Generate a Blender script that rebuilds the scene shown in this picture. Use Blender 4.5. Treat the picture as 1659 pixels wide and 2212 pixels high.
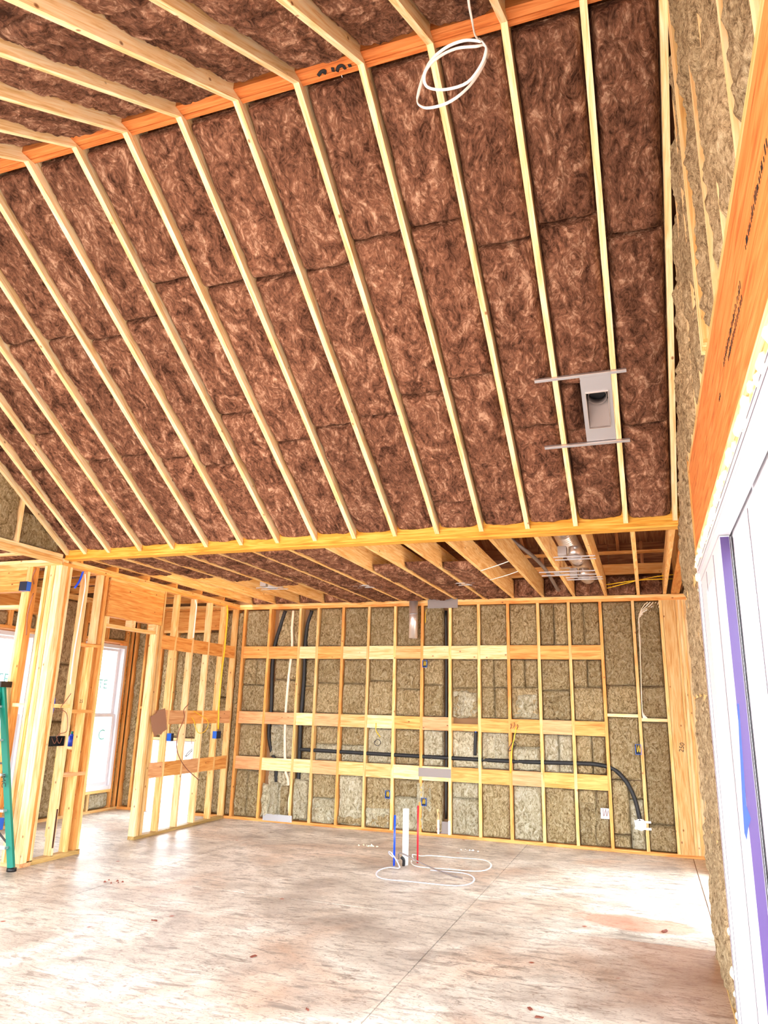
import bpy, math, random
import numpy as np
from mathutils import Matrix, Vector

for o in list(bpy.data.objects): bpy.data.objects.remove(o)
SC = bpy.context.scene
COL = SC.collection
random.seed(7)

# ------------------------------------------------------------ camera
YAW, PITCH, ROLL, FPX, HC = .3487, .2647, .0256, 1551.2, 1.6267
def _axes():
    cy, sy, cp, sp = math.cos(YAW), math.sin(YAW), math.cos(PITCH), math.sin(PITCH)
    f = Vector((-sy*cp, cy*cp, sp)); r = Vector((cy, sy, 0)); u = r.cross(f)
    cr, sr = math.cos(ROLL), math.sin(ROLL)
    return cr*r+sr*u, -sr*r+cr*u, f
RX, UX, FX = _axes()
cam = bpy.data.objects.new('camera', bpy.data.cameras.new('camera')); COL.objects.link(cam)
cam.matrix_world = Matrix(((RX.x, UX.x, -FX.x, 0), (RX.y, UX.y, -FX.y, 0), (RX.z, UX.z, -FX.z, HC), (0, 0, 0, 1)))
cam.data.sensor_fit = 'VERTICAL'; cam.data.sensor_height = 24.0
cam.data.lens = FPX/2212*24.0; cam.data.clip_start = .02; cam.data.clip_end = 400
SC.camera = cam
# ------------------------------------------------------------ world: bright overcast sky, exposure
W = bpy.data.worlds.new('overcast_sky'); SC.world = W; W.use_nodes = True
nt = W.node_tree; bg = nt.nodes['Background']
bg.inputs['Color'].default_value = (.93, .96, 1.0, 1); bg.inputs['Strength'].default_value = 4.0
SC.view_settings.view_transform = 'Standard'; SC.view_settings.look = 'None'
SC.view_settings.gamma = 1; SC.view_settings.use_curve_mapping = False
SC.view_settings.exposure = 1.88

# ------------------------------------------------------------ helpers
C0 = np.array([0, 0, HC])
def ray(x, y): return np.array((x-829.5)/FPX*RX-(y-1106)/FPX*UX+FX)
def at(x, y, ax, c):                      # a sight line met with a wall, floor or ceiling plane
    d = ray(x, y); t = (c-C0[ax])/d[ax]; return Vector(C0+t*d)
D, XP, YB, H, XR = 9.8475, -5.946, 6.13, 3.036, .335
TOP = H+.076
YR, ZP, SL = 3.0, 5.135, .635
def zr(y): return ZP-SL*abs(y-YR)          # underside of the rafters

def lin(r, g, b):
    f = lambda c: (c/255)/12.92 if c/255 <= .04045 else ((c/255+.055)/1.055)**2.4
    return (f(r), f(g), f(b), 1)

def tag(o, label=None, cat=None, group=None, kind=None):
    if label: o['label'] = label
    if cat: o['category'] = cat
    if group: o['group'] = group
    if kind: o['kind'] = kind
    return o
def wm(o):
    return wm(o.parent) @ o.matrix_parent_inverse @ o.matrix_basis if o.parent else o.matrix_basis.copy()
def link(o, parent=None, mat=None):
    COL.objects.link(o)
    if mat is not None: o.matrix_basis = mat
    if parent is not None:
        o.parent = parent
        o.matrix_parent_inverse = wm(parent).inverted()
    return o
WL = {}
def empty(name, loc=(0, 0, 0)):
    o = bpy.data.objects.new(name, None); o.empty_display_size = .1; COL.objects.link(o)
    o.location = loc; WL[o.name] = Vector(loc); return o
def mesh(name, V, F, mat, smooth=False):
    m = bpy.data.meshes.new(name); m.from_pydata([tuple(v) for v in V], [], F)
    m.materials.append(mat)
    if smooth: m.polygons.foreach_set('use_smooth', [True]*len(m.polygons))
    m.update(); return m
CACHE = {}
BF = [(0, 3, 2, 1), (4, 5, 6, 7), (0, 1, 5, 4), (1, 2, 6, 5), (2, 3, 7, 6), (3, 0, 4, 7)]
def boxmesh(name, lx, ly, lz, mat):
    k = (round(lx, 4), round(ly, 4), round(lz, 4), mat.name)
    if k not in CACHE:
        a, b, c = lx/2, ly/2, lz/2
        V = [(-a, -b, -c), (a, -b, -c), (a, b, -c), (-a, b, -c), (-a, -b, c), (a, -b, c), (a, b, c), (-a, b, c)]
        CACHE[k] = mesh(name, V, BF, mat)
    return CACHE[k]
RM = {'x': Matrix.Identity(4), 'y': Matrix.Rotation(math.pi/2, 4, 'Z'),
      'z': Matrix.Rotation(-math.pi/2, 4, 'Y')}
def box(name, x0, x1, y0, y1, z0, z1, mat, parent=None, axis=None):
    """axis-aligned board whose grain runs along its longest side (local X)"""
    x0, x1 = min(x0, x1), max(x0, x1); y0, y1 = min(y0, y1), max(y0, y1); z0, z1 = min(z0, z1), max(z0, z1)
    L = {'x': x1-x0, 'y': y1-y0, 'z': z1-z0}
    axis = axis or max(L, key=L.get)
    d = {'x': (L['x'], L['y'], L['z']), 'y': (L['y'], L['x'], L['z']), 'z': (L['z'], L['y'], L['x'])}[axis]
    o = bpy.data.objects.new(name, boxmesh(name, *d, mat))
    return link(o, parent, Matrix.Translation(((x0+x1)/2, (y0+y1)/2, (z0+z1)/2)) @ RM[axis])
def frame(o, ex, ey, ez):
    ex, ey, ez = Vector(ex).normalized(), Vector(ey).normalized(), Vector(ez).normalized()
    return Matrix(((ex.x, ey.x, ez.x, o[0]), (ex.y, ey.y, ez.y, o[1]), (ex.z, ey.z, ez.z, o[2]), (0, 0, 0, 1)))
def beam(name, a, b, w, t, mat, parent=None, up=(0, 0, 1)):
    """straight board from a to b, w along 'up', t across"""
    a, b = Vector(a), Vector(b); ex = (b-a).normalized(); ey = Vector(up).cross(ex).normalized(); ez = ex.cross(ey)
    o = bpy.data.objects.new(name, boxmesh(name, (b-a).length, t, w, mat))
    return link(o, parent, frame((a+b)/2, ex, ey, ez))
def prism(name, pts, x0, x1, mat, parent=None, d=None):
    """YZ profile extruded along X; grain along d"""
    c = Vector((0, sum(p[0] for p in pts)/len(pts), sum(p[1] for p in pts)/len(pts)))
    d = Vector((0, d[0], d[1])).normalized() if d else Vector((0, 1, 0))
    X = Vector((1, 0, 0)); N = d.cross(X)
    n = len(pts); V = []
    for xx in (-(x1-x0)/2, (x1-x0)/2):
        for p in pts:
            q = Vector((0, p[0], p[1]))-c; V.append((q.dot(d), xx, q.dot(N)))
    F = [tuple(range(n)), tuple(reversed(range(n, 2*n)))]+[(i, i+n, (i+1) % n+n, (i+1) % n) for i in range(n)]
    m = mesh(name, V, F, mat)
    import bmesh
    bm = bmesh.new(); bm.from_mesh(m); bmesh.ops.recalc_face_normals(bm, faces=bm.faces); bm.to_mesh(m); bm.free()
    o = bpy.data.objects.new(name, m)
    return link(o, parent, frame(((x0+x1)/2, c.y, c.z), d, X, N))
def spline(P, n=8):
    P = [Vector(p) for p in P]; Q = [2*P[0]-P[1]]+P+[2*P[-1]-P[-2]]; out = []
    for i in range(1, len(Q)-2):
        a, b, c, d = Q[i-1:i+3]
        for k in range(n):
            t = k/n
            out.append(.5*((2*b)+(c-a)*t+(2*a-5*b+4*c-d)*t*t+(3*b-3*c+d-a)*t**3))
    out.append(P[-1]); return out
def tubemesh(name, P, r, mat, seg=8, flat=1.0, org=(0, 0, 0)):
    V = []; F = []; up = Vector((.13, .21, .97)); org = Vector(org)
    for i, p in enumerate(P):
        t = (P[min(i+1, len(P)-1)]-P[max(i-1, 0)]).normalized()
        a = t.cross(up)
        if a.length < .05: a = t.cross(Vector((1, 0, 0)))
        a.normalize(); b = a.cross(t)
        rr = r(i/(len(P)-1)) if callable(r) else r
        for k in range(seg):
            w = 2*math.pi*k/seg; V.append(p-org+a*math.cos(w)*rr+b*math.sin(w)*rr*flat)
    for i in range(len(P)-1):
        for k in range(seg):
            F.append((i*seg+k, i*seg+(k+1) % seg, (i+1)*seg+(k+1) % seg, (i+1)*seg+k))
    F.append(tuple(reversed(range(seg)))); F.append(tuple(range((len(P)-1)*seg, len(P)*seg)))
    return mesh(name, V, F, mat, True)
def tube(name, pts, r, mat, parent=None, n=8, seg=8, flat=1.0, smooth=True):
    P = spline(pts, n) if smooth and len(pts) > 2 else [Vector(p) for p in pts]
    org = P[0].copy() if parent is None else Vector((0, 0, 0))
    o = bpy.data.objects.new(name, tubemesh(name, P, r, mat, seg, flat, org))
    if parent is None:
        o = link(o); o.location = org; WL[o.name] = org; return o
    return link(o, parent, Matrix.Identity(4))
def cyl(name, c, r, h, mat, parent=None, axis=(0, 0, 1), seg=24, r2=None, hollow=0):
    """cylinder or pipe standing on c along axis"""
    r2 = r if r2 is None else r2; V = []; F = []
    prof = [(r, 0), (r2, h)] if not hollow else [(r, 0), (r2, h), (r2-hollow, h), (r-hollow, 0)]
    for rr, z in prof:
        for k in range(seg):
            w = 2*math.pi*k/seg; V.append((math.cos(w)*rr, math.sin(w)*rr, z))
    m = len(prof)
    for i in range(m if hollow else m-1):
        j = (i+1) % m
        for k in range(seg):
            F.append((i*seg+k, i*seg+(k+1) % seg, j*seg+(k+1) % seg, j*seg+k))
    if not hollow: F += [tuple(reversed(range(seg))), tuple(range(seg, 2*seg))]
    ez = Vector(axis).normalized(); ex = ez.orthogonal().normalized(); ey = ez.cross(ex)
    me = mesh(name, V, F, mat); me.polygons.foreach_set('use_smooth', [len(p.vertices) == 4 for p in me.polygons])
    o = bpy.data.objects.new(name, me)
    link(o, parent, frame(c, ex, ey, ez))
    if parent is None: WL[o.name] = Vector(c)
    return o

# ------------------------------------------------------------ materials
def newmat(name):
    m = bpy.data.materials.new(name); m.use_nodes = True
    n = m.node_tree.nodes; return m, n, m.node_tree.links, n['Principled BSDF']
def nd(n, t, **k):
    x = n.new(t)
    for a, b in k.items():
        if a in x.inputs: x.inputs[a].default_value = b
        else: setattr(x, a, b)
    return x
def ramp(n, stops):
    r = n.new('ShaderNodeValToRGB'); e = r.color_ramp.elements
    while len(e) < len(stops): e.new(.5)
    for q, (p, c) in zip(e, stops): q.position = p; q.color = c
    return r
def plain(name, col, rough=.5, metal=0., spec=.5):
    m, n, l, p = newmat(name)
    p.inputs['Base Color'].default_value = col; p.inputs['Roughness'].default_value = rough
    p.inputs['Metallic'].default_value = metal; p.inputs['Specular IOR Level'].default_value = spec
    tc = n.new('ShaderNodeTexCoord'); no = nd(n, 'ShaderNodeTexNoise', Scale=30.0, Detail=4.0)
    bu = nd(n, 'ShaderNodeBump', Strength=.15, Distance=.002)
    l.new(tc.outputs['Object'], no.inputs['Vector']); l.new(no.outputs['Fac'], bu.inputs['Height'])
    l.new(bu.outputs['Normal'], p.inputs['Normal'])
    return m
def offs(n, l, scl=(1, 1, 1)):
    """object coordinates shifted by a random amount per board"""
    tc = n.new('ShaderNodeTexCoord'); oi = n.new('ShaderNodeObjectInfo')
    mu = nd(n, 'ShaderNodeMath', operation='MULTIPLY'); mu.inputs[1].default_value = 37.0
    l.new(oi.outputs['Random'], mu.inputs[0])
    ad = nd(n, 'ShaderNodeVectorMath', operation='ADD'); l.new(tc.outputs['Object'], ad.inputs[0]); l.new(mu.outputs[0], ad.inputs[1])
    mp = nd(n, 'ShaderNodeMapping'); mp.inputs['Scale'].default_value = scl; l.new(ad.outputs[0], mp.inputs['Vector'])
    return mp, ad, oi
def wood(name, dark, mid, light, vary=.25, knots=True, rough=.6):
    m, n, l, p = newmat(name)
    mp, ad, oi = offs(n, l, (1.2, 16, 16))
    no = nd(n, 'ShaderNodeTexNoise', Scale=2.2, Detail=5.0, Distortion=1.2); l.new(mp.outputs[0], no.inputs['Vector'])
    mp2 = nd(n, 'ShaderNodeMapping'); mp2.inputs['Scale'].default_value = (3, 90, 90); l.new(ad.outputs[0], mp2.inputs['Vector'])
    fi = nd(n, 'ShaderNodeTexNoise', Scale=2.0, Detail=3.0); l.new(mp2.outputs[0], fi.inputs['Vector'])
    mx = nd(n, 'ShaderNodeMath', operation='MULTIPLY_ADD'); mx.inputs[1].default_value = .35
    l.new(fi.outputs['Fac'], mx.inputs[0]); l.new(no.outputs['Fac'], mx.inputs[2])
    r = ramp(n, [(.42, dark), (.62, mid), (.85, light)]); l.new(mx.outputs[0], r.inputs['Fac'])
    hs = nd(n, 'ShaderNodeHueSaturation')
    mr = nd(n, 'ShaderNodeMapRange'); mr.inputs['To Min'].default_value = 1-vary; mr.inputs['To Max'].default_value = 1+vary*.5
    l.new(oi.outputs['Random'], mr.inputs['Value']); l.new(mr.outputs[0], hs.inputs['Value'])
    l.new(r.outputs['Color'], hs.inputs['Color']); last = hs.outputs['Color']
    if knots:
        mk = nd(n, 'ShaderNodeMapping'); mk.inputs['Scale'].default_value = (1.0, 1.6, 1.6); l.new(ad.outputs[0], mk.inputs['Vector'])
        vo = nd(n, 'ShaderNodeTexVoronoi', Scale=5.6); l.new(mk.outputs[0], vo.inputs['Vector'])
        kr = ramp(n, [(.0, (1, 1, 1, 1)), (.055, (.8, .8, .8, 1)), (.1, (0, 0, 0, 1))]); l.new(vo.outputs['Distance'], kr.inputs['Fac'])
        mi = nd(n, 'ShaderNodeMix', data_type='RGBA'); l.new(kr.outputs['Color'], mi.inputs['Factor'])
        l.new(last, mi.inputs['A']); mi.inputs['B'].default_value = (dark[0]*.35, dark[1]*.22, dark[2]*.2, 1); last = mi.outputs['Result']
    l.new(last, p.inputs['Base Color']); p.inputs['Roughness'].default_value = rough
    p.inputs['Specular IOR Level'].default_value = .25
    bu = nd(n, 'ShaderNodeBump', Strength=.25, Distance=.002); l.new(mx.outputs[0], bu.inputs['Height']); l.new(bu.outputs['Normal'], p.inputs['Normal'])
    return m
PINE = wood('pine', lin(200, 140, 72), lin(228, 178, 108), lin(244, 210, 150))
RAFT = wood('pine_rafter', lin(212, 162, 96), lin(240, 204, 148), lin(250, 230, 190), .12)
PINE_O = wood('pine_orange', lin(188, 112, 46), lin(216, 146, 74), lin(232, 176, 104), .12)
PINE_P = wood('pine_pale', lin(214, 162, 100), lin(236, 196, 138), lin(248, 220, 174), .12)
PINE_R = wood('pine_reddish', lin(184, 122, 76), lin(212, 154, 104), lin(228, 178, 130), .15)
LVL = wood('laminated_veneer', lin(160, 80, 34), lin(204, 116, 56), lin(222, 140, 78), .06, False)
LVLY = wood('laminated_veneer_yellow', lin(178, 112, 26), lin(212, 150, 50), lin(232, 180, 84), .06, False)
TREAT = wood('treated_sill', lin(140, 110, 60), lin(176, 142, 84), lin(200, 168, 110), .15)
OSBM = wood('strand_board', lin(96, 54, 34), lin(140, 86, 54), lin(168, 112, 74), .15, False, .8)
DARKW = wood('attic_wood', lin(120, 66, 36), lin(160, 98, 56), lin(184, 122, 76), .2)
def batt(name, stops, sc=1.0, bump=1.0, detail2=18.):
    m, n, l, p = newmat(name)
    mp, ad, oi = offs(n, l, (1, .62, 1))
    a = nd(n, 'ShaderNodeTexNoise', Scale=5.5*sc, Detail=5.0, Roughness=.6, Distortion=2.2); l.new(mp.outputs[0], a.inputs['Vector'])
    b = nd(n, 'ShaderNodeTexNoise', Scale=detail2*sc, Detail=6.0, Roughness=.68, Distortion=3.2); l.new(mp.outputs[0], b.inputs['Vector'])
    c = nd(n, 'ShaderNodeMath', operation='MULTIPLY_ADD'); c.inputs[1].default_value = .9
    l.new(b.outputs['Fac'], c.inputs[0]); l.new(a.outputs['Fac'], c.inputs[2])
    r = ramp(n, stops); l.new(c.outputs[0], r.inputs['Fac'])
    hs = nd(n, 'ShaderNodeHueSaturation'); mr = nd(n, 'ShaderNodeMapRange'); mr.inputs['To Min'].default_value = .86; mr.inputs['To Max'].default_value = 1.12
    l.new(oi.outputs['Random'], mr.inputs['Value']); l.new(mr.outputs[0], hs.inputs['Value']); l.new(r.outputs['Color'], hs.inputs['Color'])
    l.new(hs.outputs['Color'], p.inputs['Base Color'])
    p.inputs['Roughness'].default_value = .9; p.inputs['Specular IOR Level'].default_value = .1
    bu = nd(n, 'ShaderNodeBump', Strength=bump, Distance=.022); l.new(c.outputs[0], bu.inputs['Height']); l.new(bu.outputs['Normal'], p.inputs['Normal'])
    return m
BROWN = batt('brown_fibreglass', [(.62, lin(66, 40, 28)), (.86, lin(122, 82, 62)), (1.0, lin(150, 104, 80)), (1.0, lin(214, 170, 140))], .95, 1.2, 16.)
BROWN.node_tree.nodes['Color Ramp'].color_ramp.elements[0].position = .6
def setramp(m, st):
    e = m.node_tree.nodes['Color Ramp'].color_ramp.elements
    for q, (p, c) in zip(e, st): q.position = p; q.color = c
TAN = batt('tan_fibreglass', [(.5, lin(124, 96, 58)), (.7, lin(202, 174, 124)), (.85, lin(230, 208, 162)), (1., lin(250, 240, 208))], 3.2, 1.5)
GREENISH = batt('pale_fibreglass', [(.5, lin(128, 112, 78)), (.7, lin(208, 194, 158)), (.85, lin(228, 218, 188)), (1., lin(248, 246, 232))], 2.8, 1.2)
GREYT = batt('grey_tan_fibreglass', [(.5, lin(110, 88, 62)), (.7, lin(172, 146, 110)), (.85, lin(198, 174, 136)), (1., lin(220, 198, 160))], 2.6, .9)
for _m in (BROWN, TAN, GREENISH, GREYT):        # the two noises sum to about 0.95
    cr = _m.node_tree.nodes['Color Ramp'].color_ramp.elements
    for q, pp in zip(cr, (.74, .9, 1.0, 1.0)): q.position = min(pp, 1)
    nn = _m.node_tree
    sc_ = [x for x in nn.nodes if x.type == 'MATH' and x.operation == 'MULTIPLY_ADD'][0]
    mr_ = nn.nodes.new('ShaderNodeMapRange'); mr_.inputs['From Min'].default_value = .66; mr_.inputs['From Max'].default_value = 1.26
    nn.links.new(sc_.outputs[0], mr_.inputs['Value'])
    nn.links.new(mr_.outputs[0], nn.nodes['Color Ramp'].inputs['Fac'])
    for q, pp in zip(cr, (.12, .42, .62, .92)): q.position = pp

WHITE = plain('white_vinyl', lin(214, 212, 218), .4)
FOAM = plain('spray_foam', lin(250, 240, 205), .8)
BLACKR = plain('black_foam_sleeve', lin(22, 22, 24), .6)
BLACK = plain('black_plastic', lin(18, 18, 20), .45)
BLUEP = plain('blue_plastic', lin(12, 92, 200), .35)
BLUEPEX = plain('blue_tubing', lin(10, 70, 220), .3)
REDPEX = plain('red_tubing', lin(205, 30, 50), .3)
PVC = plain('white_pipe', lin(240, 240, 240), .3)
CREAMP = plain('cream_pipe', lin(238, 218, 190), .4)
YELLOWC = plain('yellow_cable', lin(240, 195, 30), .4)
WHITEC = plain('white_cable', lin(238, 232, 226), .4)
GREYC = plain('grey_cable', lin(205, 205, 215), .35)
COPPER = plain('brown_wire', lin(140, 84, 60), .4)
STEEL = plain('galvanised_steel', lin(180, 180, 184), .42, .55)
DULLS = plain('dull_steel', lin(132, 122, 118), .55, .4)
FOIL = plain('foil', lin(222, 212, 206), .3, .75)
GREENF = plain('green_fibreglass', lin(0, 112, 94), .4)
ALU = plain('aluminium', lin(200, 202, 208), .35, .8)
PURPLE = plain('purple_film', lin(58, 36, 92), .35)
GASKET = plain('grey_gasket', lin(92, 82, 94), .5)
CLAD = plain('dark_cladding', lin(74, 68, 52), .8)
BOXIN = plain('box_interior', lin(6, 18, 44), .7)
BLUET = plain('blue_tape', lin(6, 48, 170), .5)
INK = plain('black_ink', lin(22, 16, 14), .7)
CARD = plain('cardboard', lin(150, 108, 84), .8)
CYANI = plain('cyan_sticker', lin(120, 220, 225), .5)
SHEATH = plain('wall_sheathing', lin(150, 112, 76), .85)
BARK = plain('leaf_litter', lin(120, 60, 44), .8)
def glassmat():
    m, n, l, p = newmat('window_glass'); out = n['Material Output']; n.remove(p)
    t = nd(n, 'ShaderNodeBsdfTransparent'); t.inputs['Color'].default_value = (.93, .96, .96, 1)
    g = nd(n, 'ShaderNodeBsdfGlossy', Roughness=.02); f = nd(n, 'ShaderNodeLayerWeight', Blend=.12)
    mx = n.new('ShaderNodeMixShader'); l.new(f.outputs['Facing'], mx.inputs[0]); l.new(t.outputs[0], mx.inputs[1]); l.new(g.outputs[0], mx.inputs[2])
    l.new(mx.outputs[0], out.inputs['Surface']); return m
GLASS = glassmat()
def concrete():
    m, n, l, p = newmat('concrete'); g = n.new('ShaderNodeNewGeometry')
    def no(scale, det, dist, vec=None, rough=.55):
        x = nd(n, 'ShaderNodeTexNoise', Scale=scale, Detail=det, Distortion=dist, Roughness=rough); l.new(vec or g.outputs['Position'], x.inputs['Vector']); return x
    def mixc(fac, a, b):
        x = nd(n, 'ShaderNodeMix', data_type='RGBA'); l.new(fac, x.inputs['Factor'])
        for s, v in (('A', a), ('B', b)):
            if isinstance(v, tuple): x.inputs[s].default_value = v
            else: l.new(v, x.inputs[s])
        return x.outputs['Result']
    base = ramp(n, [(.32, lin(168, 158, 148)), (.5, lin(206, 198, 186)), (.66, lin(232, 226, 216))]); l.new(no(1.6, 8., 1.0).outputs['Fac'], base.inputs['Fac'])
    clay = ramp(n, [(.5, (0, 0, 0, 1)), (.74, (.55, .55, .55, 1))]); l.new(no(.75, 7., .8).outputs['Fac'], clay.inputs['Fac'])
    c1 = mixc(clay.outputs['Color'], base.outputs['Color'], lin(206, 158, 122))
    mp = nd(n, 'ShaderNodeMapping'); mp.inputs['Scale'].default_value = (.8, 2.6, 1); mp.inputs['Rotation'].default_value = (0, 0, .35); l.new(g.outputs['Position'], mp.inputs['Vector'])
    sm = ramp(n, [(.5, (0, 0, 0, 1)), (.64, (.85, .85, .85, 1))]); l.new(no(5.5, 10., .9, mp.outputs[0], .72).outputs['Fac'], sm.inputs['Fac'])
    c2 = mixc(sm.outputs['Color'], c1, lin(126, 116, 108))
    mp3 = nd(n, 'ShaderNodeMapping'); mp3.inputs['Scale'].default_value = (1, 1.8, 1); l.new(g.outputs['Position'], mp3.inputs['Vector'])
    fs = ramp(n, [(.52, (0, 0, 0, 1)), (.64, (.8, .8, .8, 1))]); l.new(no(17., 9., 1.8, mp3.outputs[0], .75).outputs['Fac'], fs.inputs['Fac'])
    c3 = mixc(fs.outputs['Color'], c2, lin(116, 96, 84))
    # clay dust plus painted wall shadow on the slab, stopped by the saw joint
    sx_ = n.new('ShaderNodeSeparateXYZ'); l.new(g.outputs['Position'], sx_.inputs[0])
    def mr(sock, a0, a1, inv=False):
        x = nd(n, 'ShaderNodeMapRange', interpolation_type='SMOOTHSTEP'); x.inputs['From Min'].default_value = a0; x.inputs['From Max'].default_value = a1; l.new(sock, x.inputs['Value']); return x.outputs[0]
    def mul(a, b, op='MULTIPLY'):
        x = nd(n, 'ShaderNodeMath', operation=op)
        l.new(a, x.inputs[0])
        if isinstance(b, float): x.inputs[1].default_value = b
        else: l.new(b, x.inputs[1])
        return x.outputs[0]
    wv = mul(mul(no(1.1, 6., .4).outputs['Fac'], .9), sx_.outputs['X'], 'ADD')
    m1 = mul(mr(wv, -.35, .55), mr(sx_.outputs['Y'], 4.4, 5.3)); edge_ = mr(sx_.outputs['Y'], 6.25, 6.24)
    clay_shade = mul(mul(m1, edge_), .5)
    c3 = mixc(clay_shade, c3, lin(158, 98, 62))
    # second, small reddish patch beyond the joint
    vd = nd(n, 'ShaderNodeVectorMath', operation='DISTANCE'); vd.inputs[1].default_value = (-.2, 6.75, 0); mp5 = nd(n, 'ShaderNodeMapping'); mp5.inputs['Location'].default_value = (0, -6.75*1.2, 0); mp5.inputs['Scale'].default_value = (1, 2.2, 0); l.new(g.outputs['Position'], mp5.inputs['Vector'])
    l.new(mp5.outputs[0], vd.inputs[0]); dn = mul(mul(no(2.2, 6., .6).outputs['Fac'], .6), vd.outputs['Value'], 'ADD')
    c3 = mixc(mul(mr(dn, .85, .72), .6), c3, lin(190, 116, 84))
    vo = nd(n, 'ShaderNodeTexVoronoi', Scale=2.3); l.new(g.outputs['Position'], vo.inputs['Vector'])
    sp = ramp(n, [(.03, (1, 1, 1, 1)), (.06, (0, 0, 0, 1))]); l.new(vo.outputs['Distance'], sp.inputs['Fac'])
    c4 = mixc(sp.outputs['Color'], c3, lin(150, 70, 44))
    l.new(c4, p.inputs['Base Color'])
    rr = nd(n, 'ShaderNodeMapRange'); rr.inputs['To Min'].default_value = .3; rr.inputs['To Max'].default_value = .62
    l.new(no(3., 6., .5).outputs['Fac'], rr.inputs['Value']); l.new(rr.outputs[0], p.inputs['Roughness'])
    bu = nd(n, 'ShaderNodeBump', Strength=.25, Distance=.004); l.new(no(14., 6., .2).outputs['Fac'], bu.inputs['Height']); l.new(bu.outputs['Normal'], p.inputs['Normal'])
    return m
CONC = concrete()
JOINT = plain('joint_sand', lin(176, 128, 92), .9)
DIRT = plain('outdoor_soil', lin(205, 180, 165), .9)

# ------------------------------------------------------------ fibre batts (real lumpy geometry)
_rng = np.random.RandomState(3); _T = _rng.rand(64, 64, 64).astype(np.float32)
def vnoise(x, y, z):
    xi, yi, zi = np.floor(x).astype(int), np.floor(y).astype(int), np.floor(z).astype(int)
    fx, fy, fz = x-xi, y-yi, z-zi
    fx, fy, fz = fx*fx*(3-2*fx), fy*fy*(3-2*fy), fz*fz*(3-2*fz)
    g = lambda a, b, c: _T[(xi+a) & 63, (yi+b) & 63, (zi+c) & 63]
    l = lambda a, b, t: a+(b-a)*t
    return l(l(l(g(0, 0, 0), g(1, 0, 0), fx), l(g(0, 1, 0), g(1, 1, 0), fx), fy), l(l(g(0, 0, 1), g(1, 0, 1), fx), l(g(0, 1, 1), g(1, 1, 1), fx), fy), fz)
SEED = [0]
def battmesh(name, w, l, bulge, mat, res=.014, rough=1.0, wob=.006, rim=.035):
    if rim < .03: rough *= 1.35
    SEED[0] += 1; s = SEED[0]*7.31
    nx, ny = max(8, int(w/res)), max(8, int(l/res))
    u, v = np.meshgrid(np.linspace(-1, 1, nx), np.linspace(-1, 1, ny))
    x, y = u*w/2, v*l/2
    ex = rim/w*2; ey = rim/l*2
    fu = np.clip((1-np.abs(u))/(ex*1.8), 0, 1); fv = np.clip((1-np.abs(v))/(ey*1.6), 0, 1)
    edge = np.sqrt(1-(1-fu)**2)*np.sqrt(1-(1-fv)**2)
    h = bulge*edge*(.75+.25*(1-np.abs(u)**3))
    wx = x+.03*(vnoise(x*7+s, y*7, 0*x+s)-.5); wy = y+.03*(vnoise(x*7, y*7+s, 0*x+s+9)-.5)
    n1 = vnoise(wx*8+s, wy*6+s, 0*x+s)-.5
    n2 = np.abs(vnoise(wx*22+s, wy*17, 0*x+s)-.5)*2
    n3 = np.abs(vnoise(wx*48, wy*40+s, 0*x+s)-.5)*2
    h = h+rough*(.026*n1*edge+.014*(n2-.5)*edge+.007*(n3-.5)*edge)
    dx = wob*(vnoise(0*x+s, y*9, 0*x)-.5)*2*np.abs(u)*np.sign(u); x = x+dx
    y = y+wob*1.6*(vnoise(x*11, 0*x+s, 0*x)-.5)*2*v
    h[0, :] = h[-1, :] = -.03; h[:, 0] = h[:, -1] = -.03
    V = np.stack([x, y, h], -1).reshape(-1, 3).astype(np.float32)
    i = np.arange((ny-1)*(nx-1)); r, c = i//(nx-1), i % (nx-1); a = r*nx+c
    F = np.stack([a, a+1, a+nx+1, a+nx], -1).astype(np.int32)
    nb = len(V); V = np.concatenate([V, np.array([[-w/2, -l/2, -.03], [w/2, -l/2, -.03], [w/2, l/2, -.03], [-w/2, l/2, -.03]], np.float32)])
    F = np.concatenate([F, np.array([[nb+3, nb+2, nb+1, nb]], np.int32)])
    m = bpy.data.meshes.new(name); m.vertices.add(len(V)); m.vertices.foreach_set('co', V.ravel())
    m.loops.add(F.size); m.loops.foreach_set('vertex_index', F.ravel())
    m.polygons.add(len(F)); m.polygons.foreach_set('loop_start', np.arange(0, F.size, 4, dtype=np.int32))
    m.polygons.foreach_set('use_smooth', np.ones(len(F), bool)); m.materials.append(mat)
    m.update(calc_edges=True); return m
def battobj(parent, o, ex, ey, ez, w, l, bulge, mat, **k):
    ob = bpy.data.objects.new('insulation_batt', battmesh('insulation_batt', w, l, bulge, mat, **k))
    return link(ob, parent, frame(o, ex, ey, ez))
def wbatt(parent, face, a0, a1, z0, z1, mat=None, bulge=.03, **k):
    """batt in a wall; face = ('y',Y) seen from -Y, ('-x',X) seen from -X, ('x',X) seen from +X"""
    mat = mat or TAN; w, l = a1-a0, z1-z0; f, c = face
    if f == 'y': battobj(parent, ((a0+a1)/2, c, (z0+z1)/2), (1, 0, 0), (0, 0, 1), (0, -1, 0), w, l, bulge, mat, rim=.018, **k)
    if f == '-x': battobj(parent, (c, (a0+a1)/2, (z0+z1)/2), (0, -1, 0), (0, 0, 1), (-1, 0, 0), w, l, bulge, mat, **k)
    if f == 'x': battobj(parent, (c, (a0+a1)/2, (z0+z1)/2), (0, 1, 0), (0, 0, 1), (1, 0, 0), w, l, bulge, mat, **k)
def rnd(a, b): return random.uniform(a, b)
T = .038

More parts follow.
